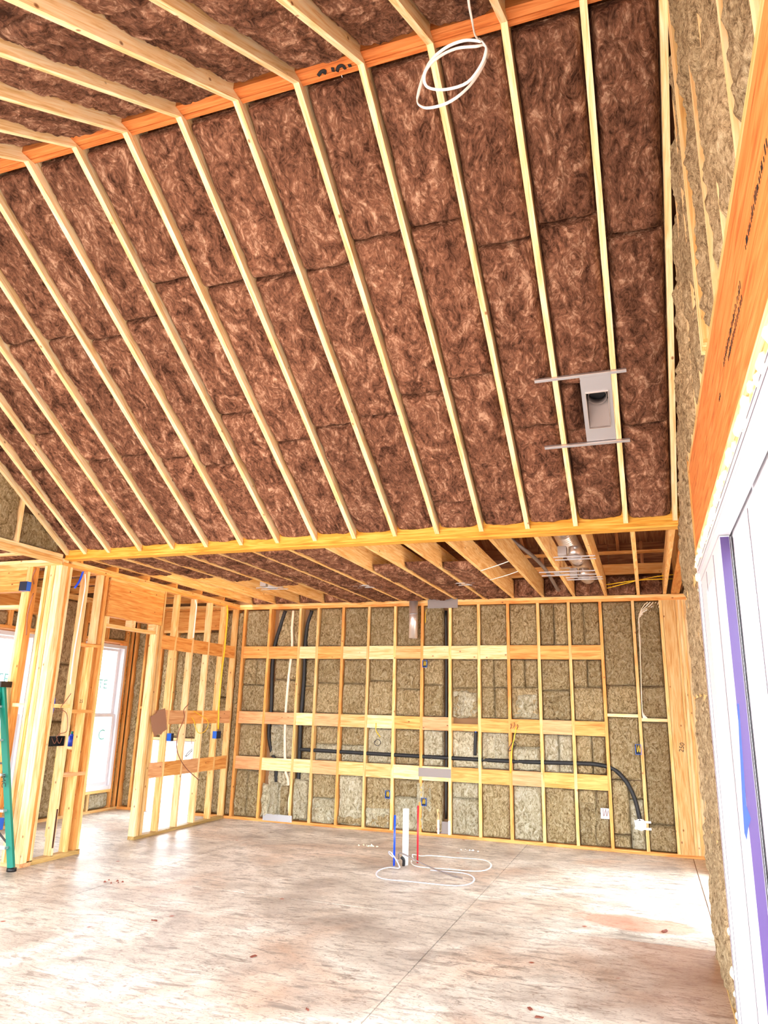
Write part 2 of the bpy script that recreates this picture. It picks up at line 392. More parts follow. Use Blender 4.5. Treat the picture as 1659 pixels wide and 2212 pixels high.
# ============================================================ FLOOR
floor = box('floor', -8.05, .75, -3.5, 10.1, -.3, -.012, JOINT); tag(floor, 'stained concrete slab floor with sawn joints', kind='structure')
gx = [-8.0, -4.77, -1.55, .372, .74]; gy = [-3.4, 1.7, 6.24, 10.05]
for i in range(4):
    for j in range(3):
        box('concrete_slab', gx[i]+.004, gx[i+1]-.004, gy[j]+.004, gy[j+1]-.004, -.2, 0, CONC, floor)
ground = box('ground', -60, 60, -60, 60, -.6, -.32, DIRT); tag(ground, 'bare pale soil outside the house', kind='structure')

# ============================================================ MAIN ROOF: ceiling with ridge, rafters, brown batts
ceil = empty('ceiling'); tag(ceil, 'sloped ceiling of pine rafters with brown fibreglass batts', kind='structure')
RD = .235/math.cos(math.atan(SL))*1.0
rx = [-.081-.4064*k for k in range(14)]+[-5.68]
ends = [-5.927, .30]
for x in rx+ends:
    for s in (1, -1):
        ye = YB-.005 if s > 0 else -.25
        yc = YR+s*.059
        pts = [(YR, ZP), (ye, zr(ye)), (ye, zr(ye)+RD), (yc, zr(yc)+RD), (yc, ZP+.022), (YR, ZP+.022)]
        prism('rafter', pts, x-T/2, x+T/2, RAFT, ceil, (s, -SL))
for k in range(3):
    y = YR-.057+.038*k
    box('ridge_ply', -8.0, .45, y+.001, y+.036, ZP+(.024, .029, .024)[k], ZP+.38, LVL if k != 1 else LVL, ceil)
# roof sheathing over the rafters
for s in (1, -1):
    ye = YB+.1 if s > 0 else -.6
    for k in range(4):
        a, b = -8.1+k*2.2, -8.1+(k+1)*2.2-.004
        off = RD+.004
        pts = [(YR, ZP+off), (ye, zr(ye)+off), (ye, zr(ye)+off+.014), (YR, ZP+off+.014)]
        prism('roof_sheathing', pts, a, b, OSBM, ceil, (s, -SL))
# batts between rafters
sx = sorted(rx+ends); L1 = math.hypot(1, SL)
for i in range(len(sx)-1):
    a, b = sx[i]+T/2+.002, sx[i+1]-T/2-.002
    if b-a < .08: continue
    for s in (1, -1):
        y0 = YR+.046; y1 = YB-.02 if s > 0 else 3.1+YR
        cuts = [y0]
        y = y0+rnd(.75, 1.15) if s > 0 else y0+rnd(.9, 1.4)
        while y < y1-.25:
            cuts.append(y); y += rnd(.95, 1.25)
        cuts.append(y1)
        hole = s > 0 and a < -.2 < b
        if hole: cuts = [y0, 3.95, 4.96, 5.30, y1]
        for c0, c1 in zip(cuts, cuts[1:]):
            A, B = a, b
            if hole and c0 == 4.96: b = -.33
            m = (c0+c1)/2; yy = YR+s*(m-YR)
            out = Vector((0, -s*SL, -1)).normalized(); al = Vector((0, s, -SL)).normalized()
            nb = .085 if s > 0 else .10
            org = Vector(((a+b)/2, yy, zr(yy)))-out*nb
            w, l = b-a, (c1-c0)*L1-.002
            ex = al.cross(out)
            battobj(ceil, org, ex, al, out, w, l, rnd(.062, .09) if s > 0 else rnd(.05, .085), BROWN, res=.0145, rough=1.25)
            a, b = A, B
# lower beam carrying the rafters
for y in (YB, YB+.046):
    box('beam_ply', -5.95, .36, y, y+.045, TOP+.002, TOP+.30, LVLY, ceil)
box('beam_flange', -5.95, .36, YB-.012, YB+.10, TOP-.012, TOP+.004, LVLY, ceil)

# ============================================================ KITCHEN FLAT CEILING
kc = empty('ceiling_kitchen'); tag(kc, 'flat kitchen ceiling of open joists, partly stuffed with brown batts', kind='structure')
jx = [-.035-.4064*k for k in range(15)]
JM = PINE
for x in jx+[.285]:
    box('joist', x-T/2, x+T/2, YB+.10, D+.08, TOP+.003, TOP+.238, JM, kc)
for i, x in enumerate(jx[:-1]):
    a, b = jx[i+1]+T/2+.002, x-T/2-.002
    xm = (a+b)/2
    if xm > -1.5: y0, y1 = 9.9, 0
    elif xm > -2.95: y0, y1 = 7.45+rnd(-.1, .1), 9.8
    elif xm > -4.3: y0, y1 = YB+.14, 9.8
    else: y0, y1 = YB+.14, 8.25-.35*(i-10)+rnd(-.1, .1)
    if i > 10: y1 = max(y1, 7.3)
    if y1 > y0:
        mid = (y0+y1)/2+rnd(-.3, .3) if y1-y0 > 1.6 else None
        for c0, c1 in ([(y0, mid), (mid, y1)] if mid else [(y0, y1)]):
            battobj(kc, ((a+b)/2, (c0+c1)/2, TOP+.04), (-1, 0, 0), (0, 1, 0), (0, 0, -1), b-a, c1-c0-.002, .062 if xm > -4.3 else .05, BROWN, res=.018, rough=1.2)
# rim batts standing at the far end of the open bays
for i, x in enumerate([.285]+jx[:-1]):
    nxt = (jx+[0])[i]; a, b = nxt+T/2+.002, x-T/2-.002
    xm = (a+b)/2
    if b-a < .1: continue
    if xm > -1.5 or xm < -4.3: wbatt(kc, ('y', 9.80), a, b, TOP+.005, TOP+.25, BROWN, .05, res=.02, rough=1.3)
# attic beyond: roof deck, purlins, end framing
att = prism('attic_deck', [(YB+.25, 5.2), (10.2, 3.72), (10.2, 3.74), (YB+.25, 5.22)], -6.0, .6, OSBM, kc, (1, -.37))
box('attic_wall', -6, .6, YB+.105, YB+.12, TOP+.32, 5.2, OSBM, kc)
for k in range(7):
    box('attic_sheathing', -5.9+k*.92, -5.9+k*.92+.912, 9.93, 9.945, TOP+.26, 3.84, OSBM, kc)
for x in [-.25-.61*k for k in range(10)]:
    beam('attic_rafter', (x, YB+.3, 5.08), (x, 9.9, 3.74), .14, T, DARKW, kc)
box('attic_ledger', -1.5, .45, 9.70, 9.74, 3.635, 3.675, PINE_O, kc)
box('attic_header', -2.0, .34, 9.76, 9.80, 3.375, 3.51, PINE_O, kc)
for x in (-1.25, -.62, .02): box('attic_stud', x, x+T, 9.74, 9.78, 3.51, 3.8, DARKW, kc)
beam('attic_web', (-1.9, 7.4, 3.4), (-1.1, 8.6, 4.4), .09, T, DARKW, kc)
beam('attic_web', (-1.3, 7.4, 3.4), (-2.1, 8.0, 4.4), .09, T, DARKW, kc)

# ============================================================ BACK WALL
wb = empty('wall_back'); tag(wb, 'insulated back wall with studs and three rows of flat blocking', kind='structure')
for a, b, z0, z1 in ((-8.05, -7.31, -.05, 4.0), (-7.31, -6.55, 1.04, 4.0), (-6.55, -2.7, -.05, 4.0), (-2.7, .75, -.05, 4.0)):
    box('sheathing', a, b-.003, D+.142, D+.154, z0, z1, SHEATH, wb)
box('bottom_plate', -6.56, .53, D, D+.14, .001, T, PINE_O, wb)
box('bottom_plate', -7.86, -7.32, D, D+.14, .001, T, PINE_O, wb)
box('top_plate', -7.86, .60, D, D+.14, H, H+T-.001, PINE_O, wb); box('top_plate', -7.86, .60, D, D+.14, H+T, TOP, PINE, wb)
X0 = -4.5855
st = [-5.398, -4.885]+[X0+.4064*k for k in range(12)]
WM = [PINE_O, PINE, PINE_R, PINE]
for i, x in enumerate(st):
    box('stud', x-T/2, x+T/2, D, D+.14, T, H, PINE if i % 3 else PINE_O, wb)
box('stud', -5.86, -5.822, D, D+.14, T, H, PINE_O, wb)
# right hand corner: stud, wide plank, stacked plies
box('stud', .205, .243, D, D+.14, T, H, PINE, wb)
plank = box('corner_plank', .246, .395, D-.002, D+.14, T, H, PINE, wb)
for k in range(4): box('corner_ply', .398+k*.034, .398+k*.034+.032, D+.003*k, D+.14, T, H, PINE_P if k % 2 else PINE, wb)
rows = [(.69, .868), (1.336, 1.51), (2.288, 2.468)]
bl = [-5.841]+st[:-1]
BM = [PINE_O, PINE_O, PINE_P, PINE_O, PINE_P, PINE_P, PINE, PINE_P, PINE_P, PINE_P, PINE_O, PINE_O, PINE_O]
BM2 = [PINE_R, PINE_R, PINE_P, PINE_R, PINE, PINE_P, PINE_O, PINE_R, PINE_O, PINE_O, PINE_O, PINE_R, PINE_O]
BM3 = [PINE_R, PINE_P, PINE_P, PINE_R, PINE, PINE, PINE_P, PINE_P, PINE_O, PINE_O, PINE_R, PINE_O, PINE_O]
for i in range(len(bl)-1):
    a, b = bl[i]+T/2+.001, bl[i+1]-T/2-.001
    if i == 0: a = -5.82
    for r, (z0, z1) in enumerate(rows):
        if i == 8 and r == 1: z1 = 1.43
        box('blocking', a, b, D+.001, D+.039, z0+rnd(-.004, .004), z1+rnd(-.004, .004), (BM3, BM2, BM)[r][i], wb)
    # insulation pieces
    narrow = i in (1, 2)
    segs = [(.042, .685), (.872, 1.332), (1.515, 1.51+rnd(.36, .5)), None, (2.472, 3.032)]
    segs[3] = (segs[2][1]+.003, 2.284)
    for q, (z0, z1) in enumerate(segs):
        m = TAN
        if q == 0: m = random.choice([TAN, TAN, GREENISH]) if i not in (1, 2, 10) else GREENISH
        if q == 1 and random.random() < .4: m = GREENISH
        c = b
        if i == 1: a2, b2 = a+.07, b
        elif i == 2: a2, b2 = a+.07, b
        elif i == 7: a2, b2 = a, b-.085
        else: a2, b2 = a, b
        yb = D+(.10 if i in (1, 2) else .07 if q == 1 else .047)
        if random.random() < (.26 if i > 7 else .08) and b2-a2 > .3 and i != 7:
            s = a2+(b2-a2)*rnd(.4, .6)
            wbatt(wb, ('y', yb), a2, s, z0, z1, m, rnd(.02, .035)); wbatt(wb, ('y', yb), s, b2, z0, z1, m, rnd(.02, .035))
        elif q in (0, 1) and random.random() < .25:
            s = z0+(z1-z0)*rnd(.3, .7)
            wbatt(wb, ('y', yb), a2, b2, z0, s, GREENISH, rnd(.02, .045), rough=1.5); wbatt(wb, ('y', yb), a2, b2, s, z1, m, rnd(.02, .035))
        else: wbatt(wb, ('y', yb), a2, b2, z0, z1, m, rnd(.024, .042))
# torn pieces beside the pipes in the plumbing bays
for a, b, z0, z1, m in ((-5.375, -5.23, .06, .50, GREENISH), (-5.22, -5.10, .1, .52, GREENISH), (-5.06, -4.93, .1, .5, TAN), (-4.86, -4.62, .06, .6, GREENISH),
                        (-5.27, -5.12, .9, 1.32, GREENISH), (-3.02, -2.9, .06, .66, GREENISH), (-2.9, -2.8, .25, .66, GREENISH)):
    wbatt(wb, ('y', D+.05), a, b, z0, z1, m, rnd(.05, .07), rough=1.8, wob=.02)
for i, z0, z1, m, u0, u1 in ((8, 1.52, 1.86, GREENISH, 0, 1), (10, 1.52, 1.84, GREENISH, .1, 1), (11, 1.52, 1.82, TAN, .35, 1), (9, .9, 1.3, GREENISH, 0, .5), (3, .05, .25, GREENISH, 0, 1), (5, .05, .3, GREENISH, 0, 1), (4, .05, .16, TAN, 0, 1), (12, .05, .55, TAN, .0, .45), (12, .05, .5, TAN, .5, .95)):
    a, b = bl[i]+T/2+.004, bl[i+1]-T/2-.004
    wbatt(wb, ('y', D+.035), a+(b-a)*u0, a+(b-a)*u1, z0, z1, m, .04, rough=1.9, wob=.014)
# the two bays right of the blocking
a, b = st[-2]+T/2+.001, st[-1]-T/2-.001
box('blocking', a, b, D+.001, D+.14, 1.575, 1.613, PINE_P, wb)
box('blocking', st[-1]+.02, .204, D+.001, D+.14, 1.53, 1.568, PINE_P, wb)
for s0, s1, z0, z1, m, bu in ((a, b, 1.97, 3.03, TAN, .04), (a, b, 1.62, 1.96, TAN, .02), (a, b, .83, 1.57, TAN, .03), (a, a+.2, .2, .82, TAN, .04), (a+.2, b, .05, .6, GREENISH, .045), (a, a+.19, .05, .19, TAN, .045), (a+.2, b, .61, .82, TAN, .02)):
    wbatt(wb, ('y', D+.045), s0, s1, z0, z1, m, bu, rough=1.3)
a, b = st[-1]+T/2+.001, .203
for z0, z1, bu in ((1.96, 3.03, .035), (1.575, 1.95, .02), (.34, 1.525, .045), (.045, .335, .06)):
    wbatt(wb, ('y', D+.045), a, b, z0, z1, TAN, bu, rough=1.3)
# left part of the back wall, beyond the stud partition
for x in (-7.84, -7.64, -7.33, -6.53, -6.23, -6.0): box('stud', x-T/2, x+T/2, D, D+.14, T, H, PINE_O, wb)
for x in (-7.06, -6.80): box('stud', x-T/2, x+T/2, D, D+.14, 1.10, 2.72, PINE, wb)
box('header', -7.31, -6.25, D+.001, D+.09, 2.73, 3.03, PINE_O, wb); box('header_sill', -7.31, -6.55, D, D+.14, 2.69, 2.728, PINE, wb)
box('header_sill', -7.31, -6.55, D, D+.14, 1.045, 1.083, PINE_P, wb)
for s0, s1, z0, z1 in ((-7.82, -7.66, .05, 3.0), (-7.62, -7.35, 1.63, 3.03), (-7.62, -7.35, 1.54, 1.9), (-7.62, -7.35, .36, 1.5), (-7.62, -7.35, .05, .35),
                       (-7.31, -7.08, 1.09, 2.68), (-7.04, -6.82, 1.09, 2.68), (-6.78, -6.55, 1.09, 2.68), (-6.51, -6.25, .05, 1.4), (-6.51, -6.25, 1.41, 2.7), (-6.21, -6.02, .05, 1.7), (-6.21, -6.02, 1.71, 3.0), (-5.97, -5.87, .05, 3.0)):
    wbatt(wb, ('y', D+.05), s0, s1, z0, z1, TAN, .03, res=.02)
box('blocking', -7.62, -7.35, D, D+.14, 1.50, 1.535, PINE_O, wb)
# low opening casing
for s0, s1, z0, z1 in ((-7.31, -7.27, 0, 1.04), (-6.59, -6.55, 0, 1.04), (-7.27, -6.59, 1.0, 1.04)):
    box('opening_casing', s0, s1, D-.005, D+.15, z0+.001, z1, WHITE, wb)

# ============================================================ LEFT EXTERIOR WALL with two windows
XL = -7.86
wl = empty('wall_left'); tag(wl, 'insulated exterior wall with two tall windows at far left', kind='structure')
WN = [(8.74, 9.66), (6.87, 7.78)]
for y0, y1, z0, z1 in ((9.66, 9.99, -.05, 3.37), (7.78, 8.74, -.05, 3.37), (3.6, 6.87, -.05, 3.37), (8.74, 9.66, -.05, .31), (8.74, 9.66, 2.47, 3.37), (6.87, 7.78, -.05, .31), (6.87, 7.78, 2.47, 3.37)):
    box('sheathing', XL-.155, XL-.143, y0, y1-.003, z0, z1, SHEATH, wl)
box('bottom_plate', XL-.14, XL, 3.6, D-.001, .001, T, PINE, wl)
box('top_plate', XL-.14, XL, 3.6, D-.001, H, TOP, PINE, wl)
for y in (9.80, 9.685, 8.715, 8.25, 7.805, 6.845, 6.4, 5.9, 5.4, 4.9, 4.4, 3.9): box('stud', XL-.14, XL, y-T/2, y+T/2, T, H, PINE_O if y > 8 else PINE, wl)
for y0, y1 in WN:
    box('header', XL-.14, XL, y0-.005, y1+.005, 2.74, H, PINE_O, wl); box('header_sill', XL-.14, XL, y0, y1, 2.50, 2.54, PINE_O, wl)
    box('window_sill_plate', XL-.14, XL, y0-.005, y1+.005, .27, .308, PINE, wl)
    ys = (y0+y1)/2
    box('cripple', XL-.14, XL, ys-T/2, ys+T/2, 2.54, 2.74, PINE_O, wl); box('cripple', XL-.14, XL, ys-T/2, ys+T/2, T, .27, PINE, wl)
    for a, b in ((y0, ys-.02), (ys+.02, y1)):
        wbatt(wl, ('x', XL-.05), a, b, 2.55, 2.73, GREYT, .03, res=.02); wbatt(wl, ('x', XL-.05), a, b, .045, .265, GREENISH, .05, res=.02)
for a, b in ((9.705, 9.78), (8.27, 8.695), (7.825, 8.23), (6.42, 6.825), (5.92, 6.38), (5.42, 5.88), (4.92, 5.38), (4.42, 4.88)):
    for z0, z1 in ((.045, 1.3), (1.31, 2.1), (2.11, 3.03)): wbatt(wl, ('x', XL-.05), a, b, z0, z1, GREYT if z0 > 1.2 else TAN, .035, res=.02)
def window(n, y0, y1, label):
    w = empty('window_%d' % n, (XL, (y0+y1)/2, .31)); tag(w, label, kind='structure')
    z0, z1 = .312, 2.465; xa, xb = XL-.12, XL+.012
    f = .05
    box('frame', xa, xb, y0+.005, y0+.005+f, z0, z1, WHITE, w); box('frame', xa, xb, y1-.005-f, y1-.005, z0, z1, WHITE, w)
    box('frame', xa, xb, y0+.06, y1-.06, z1-f, z1, WHITE, w); box('frame', xa, xb, y0+.06, y1-.06, z0, z0+f, WHITE, w)
    for (za, zb, x) in ((z0+.055, 1.41, XL-.045), (1.37, z1-.055, XL-.085)):
        s = box('sash', x-.015, x+.015, y0+.057, y0+.115, za, zb, WHITE, w); box('stile', x-.015, x+.015, y1-.115, y1-.057, za, zb, WHITE, s)
        box('rail', x-.015, x+.015, y0+.115, y1-.115, za, za+.055, WHITE, s); box('rail', x-.015, x+.015, y0+.115, y1-.115, zb-.04, zb, WHITE, s)
        box('pane', x-.003, x+.003, y0+.112, y1-.112, za+.05, zb-.038, GLASS, s)
    x = XL-.04
    box('film_strip', x, x+.002, y0+.13, y0+.14, .42, 1.33, BLUET, w); box('film_strip', x, x+.002, y1-.135, y1-.13, .5, 1.33, BLUET, w); box('film_strip', x, x+.002, y0+.14, y1-.14, .96, .967, BLUET, w)
    return w
def text(name, body, size, mat, parent, M, ext=.0008):
    c = bpy.data.curves.new(name, 'FONT'); c.body = body; c.size = size; c.extrude = ext; c.align_x = 'CENTER'; c.align_y = 'CENTER'
    c.resolution_u = 3; c.materials.append(mat); c.offset = 0
    tmp = bpy.data.objects.new(name, c); me = bpy.data.meshes.new_from_object(tmp); bpy.data.objects.remove(tmp)
    o = bpy.data.objects.new(name, me); return link(o, parent, M)
wA = window(1, *WN[0], 'white double-hung window beside the far left corner')
wB = window(2, *WN[1], 'white double-hung window nearer the camera, behind the ladder')
for w, yc in ((wA, 9.3), (wB, 7.4)):
    text('sticker_lettering', 'C', .22, CYANI, w, frame((XL-.038, yc+.06, 1.1), (0, 1, 0), (0, 0, 1), (1, 0, 0)))
    text('sticker_lettering', 'TE', .2, CYANI, w, frame((XL-.078, yc, 1.85), (0, 1, 0), (0, 0, 1), (1, 0, 0)))

# ============================================================ STUD PARTITION between kitchen and left room (plane X = XP)
wp = empty('wall_partition'); tag(wp, 'open stud partition left of the kitchen with a doorway', kind='structure')
XW = XP-.089
box('bottom_plate', XW, XP, 6.14, 6.925, .001, T+.01, TREAT, wp); box('bottom_plate', XW, XP, 7.83, D-.02, .001, T, TREAT, wp)
box('top_plate', XW, XP, 6.12, D-.002, H, H+T-.001, PINE_O, wp); box('top_plate', XW, XP, 6.24, D-.002, H+T, TOP, PINE, wp)
def wstud(y, z0=T+.002, z1=H, m=PINE, lean=0): return box('stud', XW, XP, y-T/2, y+T/2, z0, z1, m, wp)
wstud(6.515, m=PINE_P); wstud(6.75, 2.24, H, PINE_P); wstud(6.725, T+.012, 2.20, PINE); wstud(6.83, 2.24, H, PINE_O); wstud(6.846, T+.012, 2.2, PINE_O); wstud(6.885, z1=2.575, m=PINE)
for z, m in ((2.20, PINE_O), (1.475, PINE_O), (.815, PINE_R)): box('blocking', XW, XP+.001, 6.535, 6.864, z, z+.036, m, wp)
box('blocking', XW, XP-.005, 6.27, 6.494, 1.53, 1.568, PINE, wp)
box('header_ply', XP-.04, XP, 6.906, 7.95, 2.58, 3.0, PINE_O, wp); box('header_ply', XW, XP-.045, 6.906, 7.95, 2.58, 3.0, PINE_O, wp)
box('header_ply', XW, XP, 6.906, 7.95, 3.001, 3.034, PINE, wp)
box('head_plate', XW, XP, 6.90, 7.83, 2.455, 2.493, PINE, wp)
for y in (6.925, 7.36, 7.40, 7.80): box('cripple', XW, XP, y-T/2, y+T/2, 2.494, 2.578, PINE_P, wp)
wstud(7.852, z1=2.578, m=PINE_P); wstud(7.892, z1=2.578, m=PINE); wstud(7.96)
for y in (8.28, 8.68, 9.08, 9.47, 9.82): wstud(y, m=PINE_P if y in (8.68, 9.08) else PINE)
ys = [7.96, 8.28, 8.68, 9.08, 9.47, 9.82]
for i in range(5):
    for r, (z0, z1) in enumerate(((.69, .868), (1.336, 1.51), (2.288, 2.465))):
        box('blocking', XP-.039, XP-.001, ys[i]+.02, ys[i+1]-.02, z0, z1, [[PINE_R, PINE_O, PINE_R, PINE_O, PINE_O], [PINE_R, PINE_R, PINE_O, PINE_O, PINE_R], [PINE_O]*5][r][i], wp)
# corner post of many plies
for k, m in enumerate((PINE_P, PINE_O, PINE_P, PINE, PINE_P)):
    box('post_ply', -6.185+k*.0385, -6.185+k*.0385+.0352, YB-.03-.004*(k % 2), YB+.053, T if k < 9 else 0, H, m, wp)
box('post_plank', -5.992, XP+.002, YB-.032, YB+.053, T, H, PINE_P, wp)
for k, m in enumerate((PINE_O, PINE_P)):
    box('post_ply', XW+.002, XP, YB+.055+k*.0385, YB+.055+k*.0385+.035, T, H, m, wp)
box('bottom_plate', -6.19, XP+.002, YB-.03, YB+.11, .001, T-.001, PINE_R, wp)

# wall going left from the corner post (plane Y = YB)
w2 = empty('wall_front_left'); tag(w2, 'stud wall with a wide header running left from the corner post', kind='structure')
box('top_plate', -7.86, -5.95, YB-.03, YB+.06, H, H+T-.001, PINE, w2); box('top_plate', -7.86, -5.95, YB-.03, YB+.06, H+T, TOP, PINE_P, w2)
box('king_stud', -6.47, -6.432, YB-.03, YB+.06, .001, 2.755, PINE_P, w2); box('king_stud', -6.43, -6.392, YB-.03, YB+.06, .001, H, PINE, w2)
box('king_stud', -6.39, -6.352, YB-.03, YB+.06, .001, H, PINE_O, w2)
box('header_ply', -7.8, -6.434, YB-.03, YB+.008, 2.76, 3.0, PINE_O, w2); box('header_ply', -7.8, -6.434, YB+.01, YB+.048, 2.76, 3.0, PINE_O, w2)
box('header_plate', -7.8, -6.434, YB-.03, YB+.06, 3.001, 3.034, PINE, w2)
box('head_plate', -7.8, -6.474, YB-.03, YB+.06, 2.575, 2.612, PINE_P, w2)
box('blocking', -6.35, -6.19, YB-.03, YB+.06, 1.53, 1.568, PINE_P, w2)
box('bottom_plate', -6.48, -6.2, YB-.03, YB+.06, .001, T, PINE_R, w2) if False else None

# left gable above the flat ceiling of the side room
gl = empty('wall_gable_left'); tag(gl, 'insulated gable triangle above the left side room', kind='structure')
box('gable_plate', XW, XP, -.3, YB-.04, TOP+.003, TOP+.041, PINE_P, gl); box('gable_plate', XW, XP, -.3, YB-.04, H+T-.02, TOP+.001, PINE, gl)
ygs = [5.46-.4064*k for k in range(12)]
for y in ygs: box('stud', XW, XP, y-T/2, y+T/2, TOP+.042, zr(y)+.1, PINE_P, gl)
for a, b in zip(ygs[1:], ygs): wbatt(gl, ('x', XP-.045), a+.02, b-.02, TOP+.045, zr((a+b)/2)+.12, TAN, .04, res=.02)
wbatt(gl, ('x', XP-.045), 5.48, 6.05, TOP+.045, 3.5, TAN, .035, res=.02)
box('sheathing', XW-.014, XW-.002, -.3, YB, TOP, 5.4, SHEATH, gl)
# side room ceiling
cs = empty('ceiling_side_room'); tag(cs, 'flat side room ceiling with joists and brown batts', kind='structure')
for k in range(8):
    y = 5.86-.61*k; box('joist', -8.0, XW-.02, y-T/2, y+T/2, TOP+.003, TOP+.238, PINE_P, cs)
    battobj(cs, ((-8+XW)/2, y+.305, TOP+.065), (0, 1, 0), (1, 0, 0), (0, 0, -1), .56 if k else .4, 1.9, .05, BROWN, res=.03)
for k in range(6):
    y = 6.5+.61*k; box('joist', -8.0, XW-.02, y-T/2, y+T/2, TOP+.003, TOP+.238, PINE_O, cs)
    battobj(cs, ((-8+XW)/2, y+.305, TOP+.12), (0, 1, 0), (1, 0, 0), (0, 0, -1), .56, 1.9, .05, BROWN, res=.03)
box('deck', -8.05, XW-.01, -.4, 10.0, TOP+.26, TOP+.275, OSBM, cs)

# ============================================================ RIGHT WALL
wr = empty('wall_right'); tag(wr, 'right gable wall with insulation and an orange laminated header', kind='structure')
HB, HT = 2.60, 3.12
hd = box('laminated_header', XR, XR+.044, .4, 4.66, HB, HT, LVL, wr)
box('laminated_header', XR+.046, XR+.09, .4, 4.66, HB, HT, LVL, wr)
box('head_plate', XR+.002, XR+.14, .4, 4.72, HB-.1, HB-.062, PINE, wr); box('head_plate', XR-.001, XR+.14, .4, 4.72, HB-.06, HB-.001, PINE_P, wr)
box('trimmer_stud', XR, XR+.14, 4.745, 4.783, .04, HB-.1, PINE_O, wr); box('king_stud', XR+.001, XR+.14, 4.785, 4.823, .04, HT+.2, PINE_O, wr)
box('sheathing', XR+.143, XR+.155, 4.7, 6.22, -.05, 5.5, SHEATH, wr); box('sheathing', XR+.143, XR+.155, 6.223, D+.15, 3.15, 5.5, SHEATH, wr); box('sheathing', XR+.143, XR+.155, -.6, 4.697, 2.55, 5.5, SHEATH, wr)
box('bottom_plate', XR, XR+.14, 4.745, 6.22, .001, T, TREAT, wr)
for y in (5.16, 5.57, 5.97, 6.19): box('stud', XR, XR+.14, y-T/2, y+T/2, T, zr(min(y, YB))+.1, PINE, wr)
for a, b in ((4.826, 5.14), (5.18, 5.55), (5.59, 5.95), (5.99, 6.17)):
    for z0, z1 in ((.045, .9), (.9, 1.75), (1.75, 2.5), (2.5, zr((a+b)/2))):
        wbatt(wr, ('-x', XR+.046), a-.004, b+.004, z0-.012, z1+.012, GREYT, rnd(.055, .07), rough=1.4)
# gable studs above the header
box('header_top_plate', XR, XR+.14, .4, 4.77, HT+.001, HT+.039, PINE, wr)
gs = [4.62, 4.28, 3.88, 3.5, 2.70, 2.32, 1.93, 1.52, 1.1]
for y in gs: box('stud', XR+.001, XR+.14, y-T/2, y+T/2, HT+.04, zr(y)+.12, PINE_P, wr)
for k in range(4): box('ridge_post_ply', XR-.016, XR+.14, 3.02+k*.0385, 3.02+k*.0385+.037, HT+.04, zr(3.1)+.02, PINE_P if k % 2 else PINE, wr)
bays = [(4.64, 4.765), (4.3, 4.6), (3.9, 4.26), (3.52, 3.86), (3.18, 3.48), (2.72, 3.01), (2.34, 2.68), (1.95, 2.3), (1.54, 1.91), (1.12, 1.5)]
for a, b in bays:
    zt = zr((a+b)/2)+.05; z = HT+.045
    while z < zt-.1:
        z1 = min(zt, z+rnd(.8, 1.2)); wbatt(wr, ('-x', XR+.04), a, b, z, z1, GREYT, rnd(.045, .065), rough=1.5, res=.011); z = z1
# kitchen part of the right wall
XK = .53
box('bottom_plate', XK, XK+.089, 6.25, D-.001, .001, T, PINE_O, wr); box('top_plate', XK, XK+.089, 6.25, D-.001, H, TOP, PINE_O, wr)
for k in range(9): box('stacked_stud', XK+.004*(k % 3), XK+.089, D-.03-.1*k-.095, D-.03-.1*k, T, H, [PINE_P, PINE, PINE_O][k % 3], wr)
for y in (6.48, 6.3): box('stud', XK, XK+.089, y-T/2, y+T/2, T, H, PINE, wr)
box('header', XK, XK+.089, 6.5, 8.69, 2.5, H-.001, PINE_O, wr)
for y in (9.75, 9.35, 8.95, 8.55, 8.1, 7.7): box('attic_gable_stud', .40, .44, y-T/2-.03, y+T/2+.03, TOP+.01, 3.95, PINE_O, wr)
box('attic_gable_plate', .36, .46, 6.3, 9.84, TOP+.003, TOP+.04, PINE_O, wr)
box('sheathing', XK+.09, XK+.1, 8.9, D+.15, -.05, 4.3, SHEATH, wr); box('sheathing', XK+.09, XK+.1, 6.2, 6.498, -.05, 4.3, SHEATH, wr); box('sheathing', XK+.09, XK+.1, 6.5, 8.898, 2.45, 4.3, SHEATH, wr)

box('cladding', XK+.102, XK+.13, 8.9, D+.18, -.3, 3.3, CLAD, wr); box('cladding', XK+.102, XK+.13, 6.2, 6.5, -.3, 3.3, CLAD, wr); box('cladding', XK+.102, XK+.13, 6.5, 8.9, 2.45, 3.3, CLAD, wr); box('cladding', XR+.157, XR+.18, 4.75, 6.22, -.3, 3.3, CLAD, wr)
# ============================================================ SLIDING DOOR
dr = empty('door_1', (XR, 3, 0)); tag(dr, 'tall white sliding glass door filling the right wall', kind='structure')
FT = HB-.105
xa, xb = XR-.004, XR+.15
box('jamb', xa, xb, 4.64, 4.735, .0, FT, WHITE, dr); box('jamb', xa, xb, .5, .58, .0, FT, WHITE, dr)
box('head', xa, xb, .58, 4.64, FT-.05, FT, WHITE, dr); box('threshold', xa, xb, .58, 4.64, .001, .07, WHITE, dr)
box('track_cap', XR+.003, XR+.05, .58, 4.64, FT-.10, FT-.052, WHITE, dr)
def panel(name, x0, x1, y0, y1, s0, s1, rail=.11, extra=None):
    z0, z1 = .075, FT-.06 if x0 > XR+.05 else FT-.104
    p = box(name, x0, x1, y1-s1, y1, z0, z1, WHITE, dr)
    box('stile', x0, x1, y0, y0+s0, z0, z1, WHITE, p); box('rail', x0, x1, y0+s0+.001, y1-s1-.001, z0, z0+rail+.05, WHITE, p); box('rail', x0, x1, y0+s0+.001, y1-s1-.001, z1-rail, z1, WHITE, p)
    xm = (x0+x1)/2
    box('pane', xm-.004, xm+.004, y0+s0-.01, y1-s1+.01, z0+rail, z1-rail+.01, GLASS, p)
    return p
pa = panel('door_panel', XR+.006, XR+.046, 3.40, 4.62, .42, .34)
